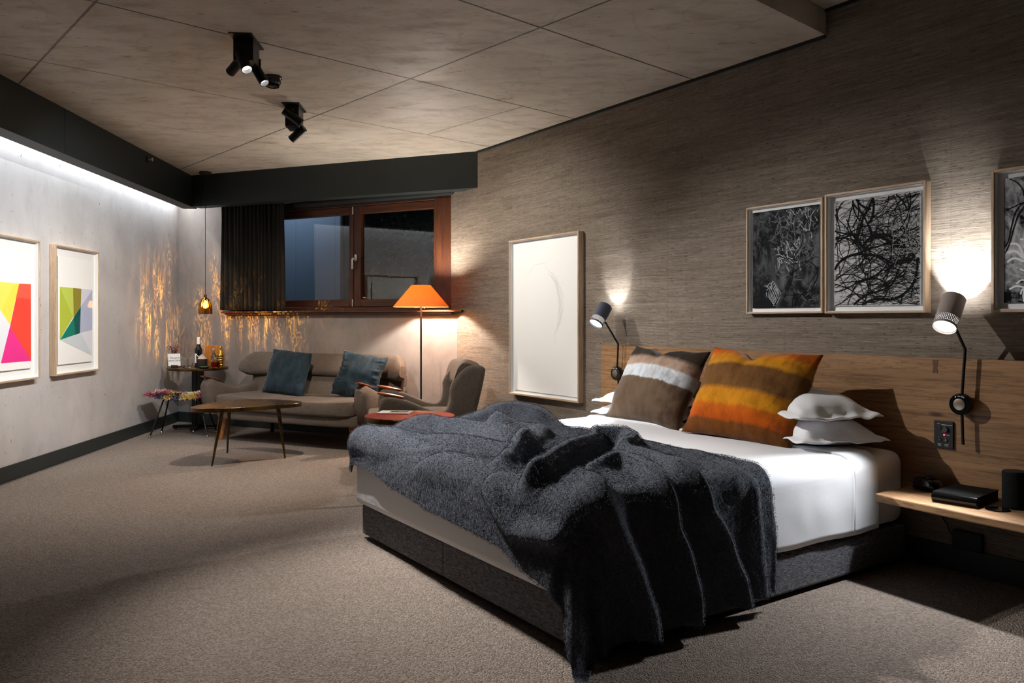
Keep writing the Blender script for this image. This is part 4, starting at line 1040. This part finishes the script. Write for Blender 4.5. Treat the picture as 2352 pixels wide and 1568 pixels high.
def seg_d(p, a, b):
    d = b - a; t_ = np.clip(((p - a) @ d) / (d @ d), 0, 1); return np.linalg.norm(p - a - t_[:, None] * d, axis=1)
def throw_surface(P, Q):
    """P, Q arrays -> base points and outward normals of the draped surface (bed coordinates s, d, z)"""
    dp = P - (TW - TR); dq = Q - (TD - TR); far = TR - P
    x = P.copy(); y = Q.copy(); drop = np.zeros_like(P); nx_ = np.zeros_like(P); ny_ = np.zeros_like(P); nz_ = np.ones_like(P)
    cp, cq, cf = dp > 0, dq > 0, far > 0
    rr = np.where(cp & cq, np.hypot(dp, dq), np.where(cp, dp, np.where(cq, dq, np.where(cf, far, 0))))
    cosf = np.where(cp & cq, dp / np.maximum(rr, 1e-9), np.where(cp, 1., np.where(cq, 0., np.where(cf, -1., 0))))
    sinf = np.where(cp & cq, dq / np.maximum(rr, 1e-9), np.where(cp, 0., np.where(cq, 1., 0)))
    both = cf & cq; hf = np.hypot(far, dq)
    rr = np.where(both, hf, rr); cosf = np.where(both, -far / np.maximum(hf, 1e-9), cosf); sinf = np.where(both, dq / np.maximum(hf, 1e-9), sinf)
    a = np.clip(rr / TR, 0, PI / 2); h = TR * np.sin(a); drop = TR * (1 - np.cos(a)); ex = np.maximum(rr - TR * PI / 2, 0)
    phi = np.arctan2(sinf, cosf); corner = cp & cq
    win = np.where(corner, np.sin(2 * np.clip(phi, 0, PI / 2)), 0)
    h = h + ex * (.035 + .07 * win + .13 * sinf ** 2 * (1 - win)) + ex * win * (.13 * np.sin(phi * 7.0 + 2.3) + .05)
    dr = drop + ex * np.sqrt(np.maximum(.2, 1 - (.035 + .10 * win) ** 2))
    over = np.maximum(dr - (TZ - .014), 0); dr = np.minimum(dr, TZ - .014); h = h + over * .9
    act = (cp | cq | cf)
    x = np.where(cp, TW - TR, np.where(cf, TR, P)) + np.where(act, h * cosf, 0); y = np.where(cq, TD - TR, Q) + np.where(act, h * sinf, 0)
    nz_ = np.where(act, np.cos(a), 1); nx_ = np.where(act, np.sin(a) * cosf, 0); ny_ = np.where(act, np.sin(a) * sinf, 0)
    return np.stack([x, y, TZ - dr], 1), np.stack([nx_, ny_, nz_], 1), np.where(act, dr, 0)
NU, NV = 300, 220
HEMX = [-.2, .0, .15, .35, .55, .80, 1.05, 1.30, 1.50, 1.62, 1.80, 2.0, 2.36]
HEMQ = [2.20, 2.20, 2.19, 2.20, 2.235, 2.255, 2.275, 2.28, 2.29, 2.33, 2.36, 2.40, 2.42]
def hemn(x, k, s_): return mnoise.noise(Vector((x * k, s_, 0)))
Pg = np.zeros((NU + 1, NV + 1)); Qg = np.zeros((NU + 1, NV + 1))
for i in range(NU + 1):
    u = i / NU
    for j in range(NV + 1):
        v = j / NV
        p0 = -.07 + .012 * hemn(v, 6, 1); p1 = 2.345 + .012 * hemn(v, 9, 2) + .03 * v
        P = p0 + (p1 - p0) * u
        q0 = .985 + .075 * min(1, max(0, P) / 1.0) + .05 * max(0, P - 1.3) + .010 * hemn(P, 5, 3) + .004 * hemn(P, 40, 3)
        q1 = float(np.interp(P, HEMX, HEMQ)) + .010 * hemn(P, 6, 4) + .004 * hemn(P, 45, 4)
        Pg[i, j] = P; Qg[i, j] = q0 + (q1 - q0) * v
Pf, Qf = Pg.ravel(), Qg.ravel()
base, nrm, drop = throw_surface(Pf, Qf)
off = np.full_like(Pf, .010); PQ_ = np.stack([Pf, Qf], 1)
for pts, amp, wd in RIDGES:
    d_ = np.full_like(Pf, 9.)
    for k in range(len(pts) - 1): d_ = np.minimum(d_, seg_d(PQ_, np.array(pts[k]), np.array(pts[k + 1])))
    off += amp * 1.3 * np.exp(-(d_ / wd) ** 2)
nz1 = np.array([mnoise.noise(Vector((p * 3.2, q * 3.2, 5))) for p, q in PQ_]); nz2 = np.array([mnoise.noise(Vector((p * 8, q * 8, 9))) for p, q in PQ_])
off += .016 * nz1 + .006 * nz2 + .010
hang = np.clip((drop - .06) / .3, 0, 1)
off += hang * .012 * (1 + np.sin(Qf * 31 + 3 * Pf)) * (Pf > 1.7)
off = np.maximum(off, .008 + .016 * np.clip(drop / .1, 0, 1))
pts3 = base + nrm * off[:, None]
pts3[:, 2] = np.maximum(pts3[:, 2], .010 + .004 * nz2)
loc3 = np.stack([pts3[:, 0] + W0 - BS, BD - pts3[:, 1], pts3[:, 2]], 1)
me = bpy.data.meshes.new('throw_blanket')
idx = np.arange((NU + 1) * (NV + 1)).reshape(NU + 1, NV + 1)
quads = np.stack([idx[:-1, :-1].ravel(), idx[1:, :-1].ravel(), idx[1:, 1:].ravel(), idx[:-1, 1:].ravel()], 1)
me.from_pydata(loc3.tolist(), [], quads.tolist()); me.materials.append(WOOL)
me.polygons.foreach_set('use_smooth', [True] * len(me.polygons)); me.update()
tb = bpy.data.objects.new('throw_blanket', me); COL.objects.link(tb); tb.matrix_world = BM
tag(tb, 'rumpled fuzzy dark blue grey throw draped over the foot of the bed', 'blanket')
sm = tb.modifiers.new('solid', 'SOLIDIFY'); sm.thickness = .006; sm.offset = 1
# wool fibres on the throw
rng = np.random.default_rng(5)
nrm3 = np.zeros(len(me.vertices) * 3); me.vertices.foreach_get('normal', nrm3); nrm3 = nrm3.reshape(-1, 3)
if nrm3[idx[NU // 2, NV // 3], 2] < 0: nrm3 = -nrm3
NF = 220000
fi = rng.uniform(0, NU - 1e-3, NF); fj = rng.uniform(0, NV - 1e-3, NF)
ne = 3000; ed = rng.integers(0, 4, ne); eu = rng.random(ne)
fi[:ne] = np.where(ed == 0, 0, np.where(ed == 1, NU - 1e-3, eu * (NU - .01))); fj[:ne] = np.where(ed == 2, 0, np.where(ed == 3, NV - 1e-3, np.where(ed < 2, eu * (NV - .01), fj[:ne])))
i0 = fi.astype(int); j0 = fj.astype(int); a_, b_ = (fi - i0)[:, None], (fj - j0)[:, None]
def lerp(A):
    A = A.reshape(NU + 1, NV + 1, 3); return (A[i0, j0] * (1 - a_) + A[i0 + 1, j0] * a_) * (1 - b_) + (A[i0, j0 + 1] * (1 - a_) + A[i0 + 1, j0 + 1] * a_) * b_
p_ = lerp(loc3); n_ = lerp(nrm3); n_ /= np.maximum(np.linalg.norm(n_, axis=1, keepdims=True), 1e-6)
down = np.array([.2, -.5, -.75]); rv = rng.normal(0, 1, (NF, 3))
td = down + rv * .55; td -= n_ * (td * n_).sum(1, keepdims=True); td /= np.maximum(np.linalg.norm(td, axis=1, keepdims=True), 1e-6)
L_ = rng.uniform(.004, .0095, NF)[:, None]; L_[:ne] = rng.uniform(.004, .011, ne)[:, None]
up = rng.uniform(.10, .45, NF)[:, None]; up[:ne] *= .5
eo = np.zeros((NF, 3)); eo[:ne][ed == 0] = (-1, 0, -.3); eo[:ne][ed == 2] = (0, 1, .1); eo[:ne][ed == 3] = (0, -.4, -1); eo[:ne][ed == 1] = (.3, 0, -1)
dir_ = td + n_ * up + eo * 1.4; dir_ /= np.linalg.norm(dir_, axis=1, keepdims=True)
sd_ = np.cross(dir_, rv); sd_ /= np.maximum(np.linalg.norm(sd_, axis=1, keepdims=True), 1e-6)
p_ = p_ + n_ * .005
w_ = .0009
tri = np.stack([p_ - sd_ * w_, p_ + sd_ * w_, p_ + dir_ * L_ + n_ * .001], 1).reshape(-1, 3)
tri[:, 2] = np.maximum(tri[:, 2], .003)
fm = bpy.data.meshes.new('wool_pile')
fm.vertices.add(NF * 3); fm.vertices.foreach_set('co', tri.ravel()); fm.loops.add(NF * 3); fm.loops.foreach_set('vertex_index', np.arange(NF * 3))
fm.polygons.add(NF); fm.polygons.foreach_set('loop_start', np.arange(NF) * 3)
fm.materials.append(FIBRE); fm.update(calc_edges=True); fm.validate()
fo = bpy.data.objects.new('wool_pile', fm); COL.objects.link(fo); fo.parent = tb; fo['kind'] = 'stuff'

# ---------------------------------------------------------------- pillows and cushions
FRM = FR.mat()
def bed_pillow(s, d, z, yaw, seed, label, w=.74, h=.49, th=.16, tilt=0):
    """flanged pillow lying flat"""
    n = 44; vs = []; fs = []; fl = .86
    for side in (-1, 1):
        for i in range(n + 1):
            for j in range(n + 1):
                u = -1 + 2 * i / n; v = -1 + 2 * j / n; uu = min(1, abs(u) / (1 - .046 * 2 / w)); vv = min(1, abs(v) / (1 - .046 * 2 / h))
                tt = max(0, 1 - uu ** 2.4) ** .55 * max(0, 1 - vv ** 2.4) ** .55
                q = mnoise.noise_vector(Vector((u * 2.2 + seed, v * 2.2, seed * 3.3 + side * .2)))
                x = w / 2 * u * (1 - .03 * (1 - v * v) - .05 * (u * v) ** 4) + q.x * .006; y = h / 2 * v * (1 - .03 * (1 - u * u) - .05 * (u * v) ** 4) + q.y * .006
                fz_ = mnoise.noise(Vector((u * 4 + seed, v * 4, 1.7 + seed))) * .016 * (1 - tt) - .022 * (1 - tt) * max(abs(u), abs(v)) ** 6
                zz_ = side * (th / 2 * tt * (1 if side > 0 else .72) + .0025) + q.z * .012 * tt + fz_
                vs.append((x, y, zz_))
    N1 = (n + 1) ** 2
    for side in (0, 1):
        for i in range(n):
            for j in range(n):
                q = [side * N1 + i * (n + 1) + j, side * N1 + (i + 1) * (n + 1) + j, side * N1 + (i + 1) * (n + 1) + j + 1, side * N1 + i * (n + 1) + j + 1]
                fs.append(tuple(q if side else q[::-1]))
    edge = [(i, 0) for i in range(n)] + [(n, j) for j in range(n)] + [(i, n) for i in range(n, 0, -1)] + [(0, j) for j in range(n, 0, -1)]
    for k in range(len(edge)):
        p, q = edge[k], edge[(k + 1) % len(edge)]; A = p[0] * (n + 1) + p[1]; B_ = q[0] * (n + 1) + q[1]; fs.append((A, N1 + A, N1 + B_, B_))
    o = MB().add(vs, fs).build('bed_pillow', LINEN, None, ang=180)
    o.matrix_world = FRM @ Matrix.Translation((s, -d, z)) @ Matrix.Rotation(yaw, 4, 'Z') @ Matrix.Rotation(tilt, 4, 'X')
    cy, sy = math.cos(yaw), math.sin(yaw)       # squashed where it meets the headboard
    for v in o.data.vertices:
        yw = -d + v.co.x * sy + v.co.y * cy
        if yw > -.075: e = -.075 + (yw + .075) * .12 - yw; v.co.x += e * sy; v.co.y += e * cy
    return tag(o, label, 'pillow', 'white bed pillows')
bed_pillow(3.965, .26, .612, R(-25), 1, 'lower white pillow of the stack at the bed side nearest the shelf', .73, .47, .19)
bed_pillow(3.935, .26, .722, R(-23), 2, 'upper white pillow of the stack at the bed side nearest the shelf', .72, .46, .19)
bed_pillow(2.80, .240, .590, R(8), 3, 'lower white pillow at the far bed side behind the brown cushion', .68, .38, .12)
bed_pillow(2.80, .235, .665, R(8), 4, 'upper white pillow at the far bed side behind the brown cushion', .68, .38, .12)
def cl(*c): return C(*c)
BRN = m_stripes('brown_striped_velvet', [(0, cl(96, 78, 62)), (.48, cl(106, 86, 68)), (.505, cl(112, 92, 74)), (.52, cl(206, 212, 218)), (.66, cl(214, 218, 222)), (.685, cl(176, 150, 132)), (.78, cl(164, 138, 120)), (.83, cl(58, 50, 43)), (1, cl(44, 40, 38))], -.26, .26, cl(120, 104, 92), .10)
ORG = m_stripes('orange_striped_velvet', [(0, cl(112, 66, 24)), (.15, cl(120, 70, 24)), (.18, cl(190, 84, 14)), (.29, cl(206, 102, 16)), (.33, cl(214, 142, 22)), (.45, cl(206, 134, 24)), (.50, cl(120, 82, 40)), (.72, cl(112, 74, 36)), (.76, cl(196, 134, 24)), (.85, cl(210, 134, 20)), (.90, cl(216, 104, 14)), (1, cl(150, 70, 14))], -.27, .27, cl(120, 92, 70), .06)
o = pillow('cushion', BRN, .66, .50, .23, lean(FRM, 3.00, -.375, .765, -.50, R(1.5), R(-3)), seed=3, pinch=.06, dent=(.05, .0), wr=.007)
tag(o, 'brown velvet cushion with a white band leaning on the pillows', 'cushion', 'striped velvet cushions on the bed')
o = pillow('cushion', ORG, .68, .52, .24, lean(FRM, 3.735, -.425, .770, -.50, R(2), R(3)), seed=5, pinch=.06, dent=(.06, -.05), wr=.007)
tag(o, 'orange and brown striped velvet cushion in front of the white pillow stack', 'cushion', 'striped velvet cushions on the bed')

# ================================================================ HEADBOARD, SHELF, READING LAMPS
HX0, HX1 = 2.119, 5.75
t = thing('headboard', 'wide oak board headboard fixed along the papered wall behind the bed', 'headboard', FR.mat(HX0, .0005, 0))
MB().box(0, HX1 - HX0, -.05, 0, .352, .985).build('oak_panel', OAK, t, bevel=.002)
kx = 4.504 - HX0
MB().prism([(kx - .0145, .975), (kx - .0075, .944), (kx - .0135, .913), (kx + .0135, .913), (kx + .0075, .944), (kx + .0145, .975)], .0495, .0512, M=Matrix.Rotation(PI / 2, 4, 'X')).build('butterfly_key', m_wood('key_wood', (92, 60, 34), (110, 74, 42), (66, 42, 24), 'Z', knots=False), t, smooth=False)
SHZ = .385
t = thing('bedside_shelf', 'floating oak bedside shelf running out of the photo on the right', 'shelf', FR.mat(4.43, .051, 0))
MB().prism([(0, 0), (1.35, 0), (1.35, -.425), (.9, -.428), (.45, -.418), (.02, -.385), (0, -.37)], SHZ - .034, SHZ).build('shelf_board', OAKS, t, bevel=.006, seg=3)
DOTS = m_dots()
SHADE = plain('taupe_enamel', (164, 152, 144), .45, .15)
SHADEL = plain('slate_enamel', (70, 76, 92), .45, .15)
INNER = plain('white_enamel', (235, 235, 235), .4)
def reading_lamp(label, disc, rodb, bend, tip, mouth, top, dm, dt_, shade):
    dx, dz = disc; t = thing('reading_lamp', label, 'lamp', FR.mat(dx, .0505, dz), 'reading lamps on the headboard')
    RX = Matrix.Rotation(PI / 2, 4, 'X')       # lathe axis out of the wall
    dd = .03
    MB().lathe([(0, 0), (.02, 0), (.02, .03), (0, .03)], 20, M=RX).build('wall_bracket', BMETAL, t)
    di = MB().lathe([(0, .026), (.047, .026), (.049, .03), (.049, .05), (.045, .056), (.026, .056), (.026, .054), (0, .054)], 44, M=RX).build('dimmer_ring', BGLOSS, t)
    MB().lathe([(0, .0535), (.0255, .0535), (.0255, .060), (.022, .061), (0, .061)], 36, M=RX).build('dimmer_knob', plain('brushed_steel', (150, 136, 120), .35, .9), di)
    tx = text('ON', .009, Matrix.Translation((.014, -.0566, .034)) @ RX @ Matrix.Rotation(R(-20), 4, 'Z'), PAPER, di, 'dial_letters', 0)
    MB().box(-.020, -.016, -.0568, -.056, .029, .036).box(-.010, .004, -.0568, -.056, .0362, .0376).build('dial_marks', PAPER, di)
    yr = -.040
    P = lambda q, y: (q[0] - dx, y, q[1] - dz)
    MB().tube([P(rodb, yr), (rodb[0] * .3 - dx * .3, yr, -.01)], .0065, 12).build('lower_rod', BMETAL, t)
    mo = Vector((mouth[0] - dx, .0505 - dm, mouth[1] - dz)); to = Vector((top[0] - dx, .0505 - dt_, top[1] - dz)); ax = (mo - to).normalized(); Ls = (mo - to).length
    A = aimM(to, ax); r = .0495; pb = Ls - .048
    att = to + ax * (Ls * .68); sidev = (Vector((tip[0] - dx, yr - .03, tip[1] - dz)) - att); sidev -= ax * sidev.dot(ax); sidev.normalize()
    jn = att + sidev * (r + .004)
    MB().tube([(.002, yr, .02), P(bend, yr), P(bend, yr) , tuple(jn + sidev * .006)], [.0065, .0065, .0065, .0055], 12).build('arm', BMETAL, t)
    MB().tube([jn - sidev * .012, jn + sidev * .012], .007, 10).build('pivot', BMETAL, t)
    hd_ = MB().lathe([(r, 0), (r, pb), (r - .003, pb), (r - .003, 0), (r, 0)], 56, M=None).build('shade', shade, t, M=A)
    MB().lathe([(r, pb), (r, Ls - .010)], 68).build('perforated_band', DOTS, hd_)
    MB().lathe([(r, Ls - .010), (r + .0006, Ls - .009), (r + .0006, Ls), (r - .002, Ls), (r - .002, Ls - .010)], 56).build('mouth_rim', shade, hd_)
    MB().lathe([(r - .0035, .004), (r - .0035, Ls - .048)], 48).build('inner_reflector', INNER, hd_)
    MB().lathe([(0, pb - .001), (r - .0035, pb - .001)], 40).build('baffle_disc', INNER, hd_)  # added hidden disc, keeps the upward light out of the perforated band
    MB().lathe([(0, Ls - .010), (r - .004, Ls - .010)], 40).build('lens', LENSB, hd_)
    W = t.matrix_world
    return W @ mo, W @ to, (W.to_3x3() @ ax).normalized()
def pw2(px, py, d): return FR.pw(px, py, d)
rm, rt, rax = reading_lamp('larger looking reading lamp with a taupe shade above the bedside shelf', FR.pw(2208, 928, .09), FR.pw(2212, 1021, .09), FR.pw(2217, 802, .09), FR.pw(2201, 752, .12), FR.pw(2169, 752, .225), FR.pw(2191, 686, .12), .225, .12, SHADE)
lm, lt, lax = reading_lamp('slate grey reading lamp at the far left end of the headboard', FR.pw(1417, 857, .09), FR.pw(1421, 885, .09), FR.pw(1420, 790, .09), FR.pw(1400, 737, .12), FR.pw(1368, 744, .225), FR.pw(1391, 703, .125), .225, .125, SHADEL)
# switch panel
x0, x1, z0, z1 = 4.503, 4.591, .569, .694
t = thing('switch_panel', 'black switch plate with a red light on the headboard beside the lamp rod', 'switch panel', FR.mat((x0 + x1) / 2, .0505, (z0 + z1) / 2))
w2, h2 = (x1 - x0) / 2, (z1 - z0) / 2
MB().box(-w2, w2, -.010, 0, -h2, h2).build('plate', BMATT, t, bevel=.002)
RX = Matrix.Rotation(PI / 2, 4, 'X')
for kx_, kz, kr in ((-.016, .030, .006), (.010, .026, .013), (-.016, -.024, .006), (.012, -.024, .006)):
    MB().lathe([(0, .009), (kr, .009), (kr * .95, .02 if kr > .01 else .014), (0, .02 if kr > .01 else .014)], 20, M=Matrix.Translation((kx_, 0, kz)) @ RX).build('knob', BGLOSS, t)
MB().lathe([(0, .010), (.0035, .010), (.003, .013), (0, .014)], 14, M=Matrix.Translation((.004, 0, .0)) @ RX).build('indicator_light', emis('red_led', (255, 40, 60), 9), t)
mk = MB()
for kx_, kz, L in ((-.022, .049, .012), (.016, .046, .05), (.02, .0, .014), (-.018, -.044, .016), (.014, -.044, .018), (-.018, -.050, .014), (.014, -.050, .016)):
    mk.box(kx_ - L / 2, kx_ + L / 2, -.0104, -.0100, kz - .0012, kz + .0012)
for kx_, kz in ((-.021, .040), (.004, .040), (-.006, .012), (-.02, -.012), (.008, -.014)): mk.box(kx_ - .001, kx_ + .001, -.0104, -.01, kz - .001, kz + .001)
mk.build('marking', flat('plate_marks', (190, 190, 190)), t)
# black socket box under the shelf
t = thing('socket_box', 'black socket box on the wall under the bedside shelf', 'socket', FR.mat(4.635, .0005, .148))
MB().box(-.064, .064, -.03, 0, -.033, .048).build('box', BMATT, t, bevel=.003)
MB().box(-.05, .05, -.0325, -.03, -.022, .036).build('face_plate', BMATT, t, bevel=.002)
# cable of the clock
cb = MB().tube([FR.w(4.485, .012, .350), FR.w(4.492, .02, .30), FR.w(4.515, .022, .25), FR.w(4.545, .02, .21), FR.w(4.552, .02, .185), FR.w(4.572, .02, .165)], .003, 8)
tag(cb.build('power_cable', BMATT), 'thin black cable hanging down the wall behind the bedside shelf', 'cable')
# things on the shelf
p = FR.w(4.525, .155, SHZ)
t = thing('alarm_clock', 'small black rounded alarm clock at the shadowed back of the shelf', 'clock', T(p.x, p.y, SHZ, FR.a + R(-12)))
b = MB(); rs = []
for z, k in ((0, .9), (.008, 1), (.03, 1.02), (.045, .93), (.052, .75), (.054, .3)): rs.append(superring(0, 0, z, .062 * k, .045 * k, 40, 3.4, 'XY'))
b.rings(rs).build('clock_body', BGLOSS, t)
MB().lathe([(.02, .054), (.024, .056), (.024, .062), (.0, .064)], 24, M=Matrix.Translation((.01, 0, 0))).build('snooze_button', BMETAL, t)
bp = [FR.loc(atz(2134, 1148, SHZ)), FR.loc(atz(2206, 1157, SHZ))]
p = FR.w(4.735, .235, SHZ)
t = thing('directory_box', 'flat black glossy folder box lying on the bedside shelf', 'folder', T(p.x, p.y, SHZ, FR.a + R(6)))
MB().box(-.088, .088, -.125, .115, 0, .004).box(-.088, .088, -.125, .115, .040, .045).box(-.086, .086, -.118, .11, .004, .040, 1).build('cover', [plain('black_leather', (14, 13, 13), .85, spec=.15, bump=.2), flat('dark_pages', (26, 25, 25))], t, bevel=.0015)
rs = []
for k in range(9):
    a = -PI / 2 + PI * k / 8; rs.append((-.120 - .018 * math.cos(a), .0225 + .0225 * math.sin(a)))
MB().rings([[(-.088, y, z) for y, z in rs] + [(-.088, -.118, .045), (-.088, -.118, 0)], [(.088, y, z) for y, z in rs] + [(.088, -.118, .045), (.088, -.118, 0)]]).build('spine', BGLOSS, t)
p = FR.w(4.915, .205, SHZ)
t = thing('smart_speaker', 'black fabric cylinder speaker standing near the right end of the shelf', 'speaker', T(p.x, p.y, SHZ, FR.a))
MB().lathe([(0, .0), (.043, 0), (.047, .003), (.0475, .147), (.045, .150), (0, .150)], 56).build('fabric_body', m_fabric('speaker_mesh', (12, 13, 14), (40, 41, 44), 600, .6), t)
MB().lathe([(0, .1495), (.0435, .1495), (.044, .1525), (.041, .1535), (0, .1525)], 48).build('top_disc', BMATT, t)
p = FR.w(4.89, .30, SHZ)
t = thing('coaster', 'round black coaster in front of the cylinder speaker', 'coaster', T(p.x, p.y, SHZ))
MB().lathe([(0, 0), (.045, 0), (.0455, .002), (.044, .004), (0, .004)], 40).build('disc', BGLOSS, t)
p = FR.w(5.02, .15, SHZ)
t = thing('tissue_box', 'plain black box beside the speaker cut by the right photo edge', 'box', T(p.x, p.y, SHZ, FR.a))
MB().box(-.045, .045, -.06, .06, 0, .115).build('box_body', BMATT, t, bevel=.004)
# ================================================================ LIGHT
E_ = 1.0
# LED strip in the slot above the white wall
l = bpy.data.lights.new('slot_light', 'AREA'); l.shape = 'RECTANGLE'; l.size = 4.7; l.size_y = .05; l.energy = 44; l.color = (.90, .95, 1.0)
o = bpy.data.objects.new('slot_light', l); COL.objects.link(o); o.matrix_world = FL.mat(1.05, .075, 2.60) @ Matrix.Rotation(R(-6), 4, 'X')
# ceiling heads
tgtbed = FR.w(3.2, 1.7, .55)
W_ = (1, .95, .89)
spotlight(mA[0], mA[0] + dA1, 400, 66, .85, .02, (1, .97, .94))
spotlight(mA[1], FR.w(3.5, .9, .5), 290, 84, .8, .02, (1, .98, .96))
pc = FL.w((x0 + x1) / 2, .05, 1.25); pc = FL.w(.75, .03, 1.25)
spotlight(mA[2], pc, 250, 58, .9, .01, (.90, .95, 1))
spotlight(mB[0], picC, 190, 78, 1, .02, W_)
spotlight(mB[1], Vector((-2.4, 6.5, .3)), 185, 128, .7, .02, (1, .89, .78))
# reading lamps: down through the lens, up through the open top
spotlight(rm + rax * .006, rm + rax, 95, 78, .7, .03, (.93, .96, 1), 'reading_down')
point(rt + rax * .10, 75, .012, (.93, .96, 1), 'reading_up')
spotlight(lm + lax * .006, lm + lax, 110, 80, .5, .03, (.93, .96, 1), 'reading_down')
point(lt + lax * .10, 12, .012, (.93, .96, 1), 'reading_up')
# floor lamp
point(FLB, 112, .028, (1, .93, .84), 'floor_lamp_light')
# pendant: textured glass throws caustic streaks
pl = point(PEND, 36, .004, (1, .84, .46), 'pendant_light')
pl.data.use_nodes = True; nt = pl.data.node_tree; em = nt.nodes['Emission']
def nn(t_, **k):
    n = nt.nodes.new('ShaderNode' + t_)
    for a, b in k.items(): setattr(n, a, b)
    return n
geo = nn('NewGeometry'); sep = nn('SeparateXYZ'); nt.links.new(geo.outputs['Incoming'], sep.inputs[0])
at = nn('Math', operation='ARCTAN2'); nt.links.new(sep.outputs[1], at.inputs[0]); nt.links.new(sep.outputs[0], at.inputs[1])
cmb = nn('CombineXYZ'); m1 = nn('Math', operation='MULTIPLY'); m1.inputs[1].default_value = 20; nt.links.new(at.outputs[0], m1.inputs[0]); nt.links.new(m1.outputs[0], cmb.inputs[0])
m2 = nn('Math', operation='MULTIPLY'); m2.inputs[1].default_value = 4.4; nt.links.new(sep.outputs[2], m2.inputs[0]); nt.links.new(m2.outputs[0], cmb.inputs[1])
nz = nn('TexNoise'); nz.inputs['Scale'].default_value = 1.0; nz.inputs['Detail'].default_value = 3; nz.inputs['Distortion'].default_value = 1.9; nt.links.new(cmb.outputs[0], nz.inputs['Vector'])
sb = nn('Math', operation='SUBTRACT'); sb.inputs[1].default_value = .5; nt.links.new(nz.outputs[0], sb.inputs[0])
ab = nn('Math', operation='ABSOLUTE'); nt.links.new(sb.outputs[0], ab.inputs[0])
mrn = nn('MapRange'); mrn.inputs['From Min'].default_value = .0; mrn.inputs['From Max'].default_value = .075; mrn.inputs['To Min'].default_value = 1; mrn.inputs['To Max'].default_value = 0; nt.links.new(ab.outputs[0], mrn.inputs[0])
pwn = nn('Math', operation='POWER'); pwn.inputs[1].default_value = 3; nt.links.new(mrn.outputs[0], pwn.inputs[0])
ad = nn('Math', operation='MULTIPLY_ADD'); ad.inputs[1].default_value = 5.5; ad.inputs[2].default_value = .05; nt.links.new(pwn.outputs[0], ad.inputs[0])
az_ = nn('Math', operation='ABSOLUTE'); nt.links.new(sep.outputs[2], az_.inputs[0])
vz = nn('MapRange'); vz.inputs['From Min'].default_value = .74; vz.inputs['From Max'].default_value = .45; vz.inputs['To Min'].default_value = .02; nt.links.new(az_.outputs[0], vz.inputs[0])
fz_ = nn('Math', operation='MULTIPLY'); nt.links.new(ad.outputs[0], fz_.inputs[0]); nt.links.new(vz.outputs[0], fz_.inputs[1])
n3 = nn('TexNoise'); n3.inputs['Scale'].default_value = .34; n3.inputs['Detail'].default_value = 1; nt.links.new(cmb.outputs[0], n3.inputs['Vector'])
m3 = nn('MapRange'); m3.inputs['From Min'].default_value = .40; m3.inputs['From Max'].default_value = .60; m3.inputs['To Min'].default_value = .1; m3.inputs['To Max'].default_value = 1.9; nt.links.new(n3.outputs[0], m3.inputs[0])
m4 = nn('Math', operation='MULTIPLY'); nt.links.new(fz_.outputs[0], m4.inputs[0]); nt.links.new(m3.outputs[0], m4.inputs[1]); fz_ = m4
yz = nn('MapRange'); yz.inputs['From Min'].default_value = -.35; yz.inputs['From Max'].default_value = .25; yz.inputs['To Min'].default_value = .08; nt.links.new(sep.outputs[1], yz.inputs[0])
f2_ = nn('Math', operation='MULTIPLY'); nt.links.new(fz_.outputs[0], f2_.inputs[0]); nt.links.new(yz.outputs[0], f2_.inputs[1])
nt.links.new(f2_.outputs[0], em.inputs['Strength'])
# added fill light outside, only there to brighten the neighbour wall
l = bpy.data.lights.new('outside_fill', 'AREA'); l.size = 1.0; l.energy = 30; l.color = (.72, .84, 1)
o = bpy.data.objects.new('outside_fill', l); COL.objects.link(o); o.matrix_world = FB.mat(.3, -.9, 3.2) @ Matrix.Rotation(R(35), 4, 'X')
w = bpy.data.worlds.new('night'); sc.world = w; w.use_nodes = True
w.node_tree.nodes['Background'].inputs[0].default_value = (.5, .62, .9, 1); w.node_tree.nodes['Background'].inputs[1].default_value = .01

# ================================================================ CAMERA
cam = bpy.data.cameras.new('camera'); cam.lens = 28; cam.sensor_width = 36; cam.shift_y = -(784 - HZ) / 2352; cam.clip_start = .05
co = bpy.data.objects.new('camera', cam); COL.objects.link(co); co.location = (0, 0, CAMH); co.rotation_euler = (PI / 2, 0, 0)
sc.camera = co
cy = sc.cycles; cy.max_bounces = 7; cy.diffuse_bounces = 4; cy.glossy_bounces = 3; cy.transmission_bounces = 6; cy.transparent_max_bounces = 10
cy.caustics_reflective = False; cy.caustics_refractive = False; cy.use_adaptive_sampling = True; cy.adaptive_threshold = .05
vs = sc.view_settings; vs.view_transform = 'Standard'; vs.look = 'None'; vs.gamma = 1; vs.use_curve_mapping = False; vs.exposure = 0.0
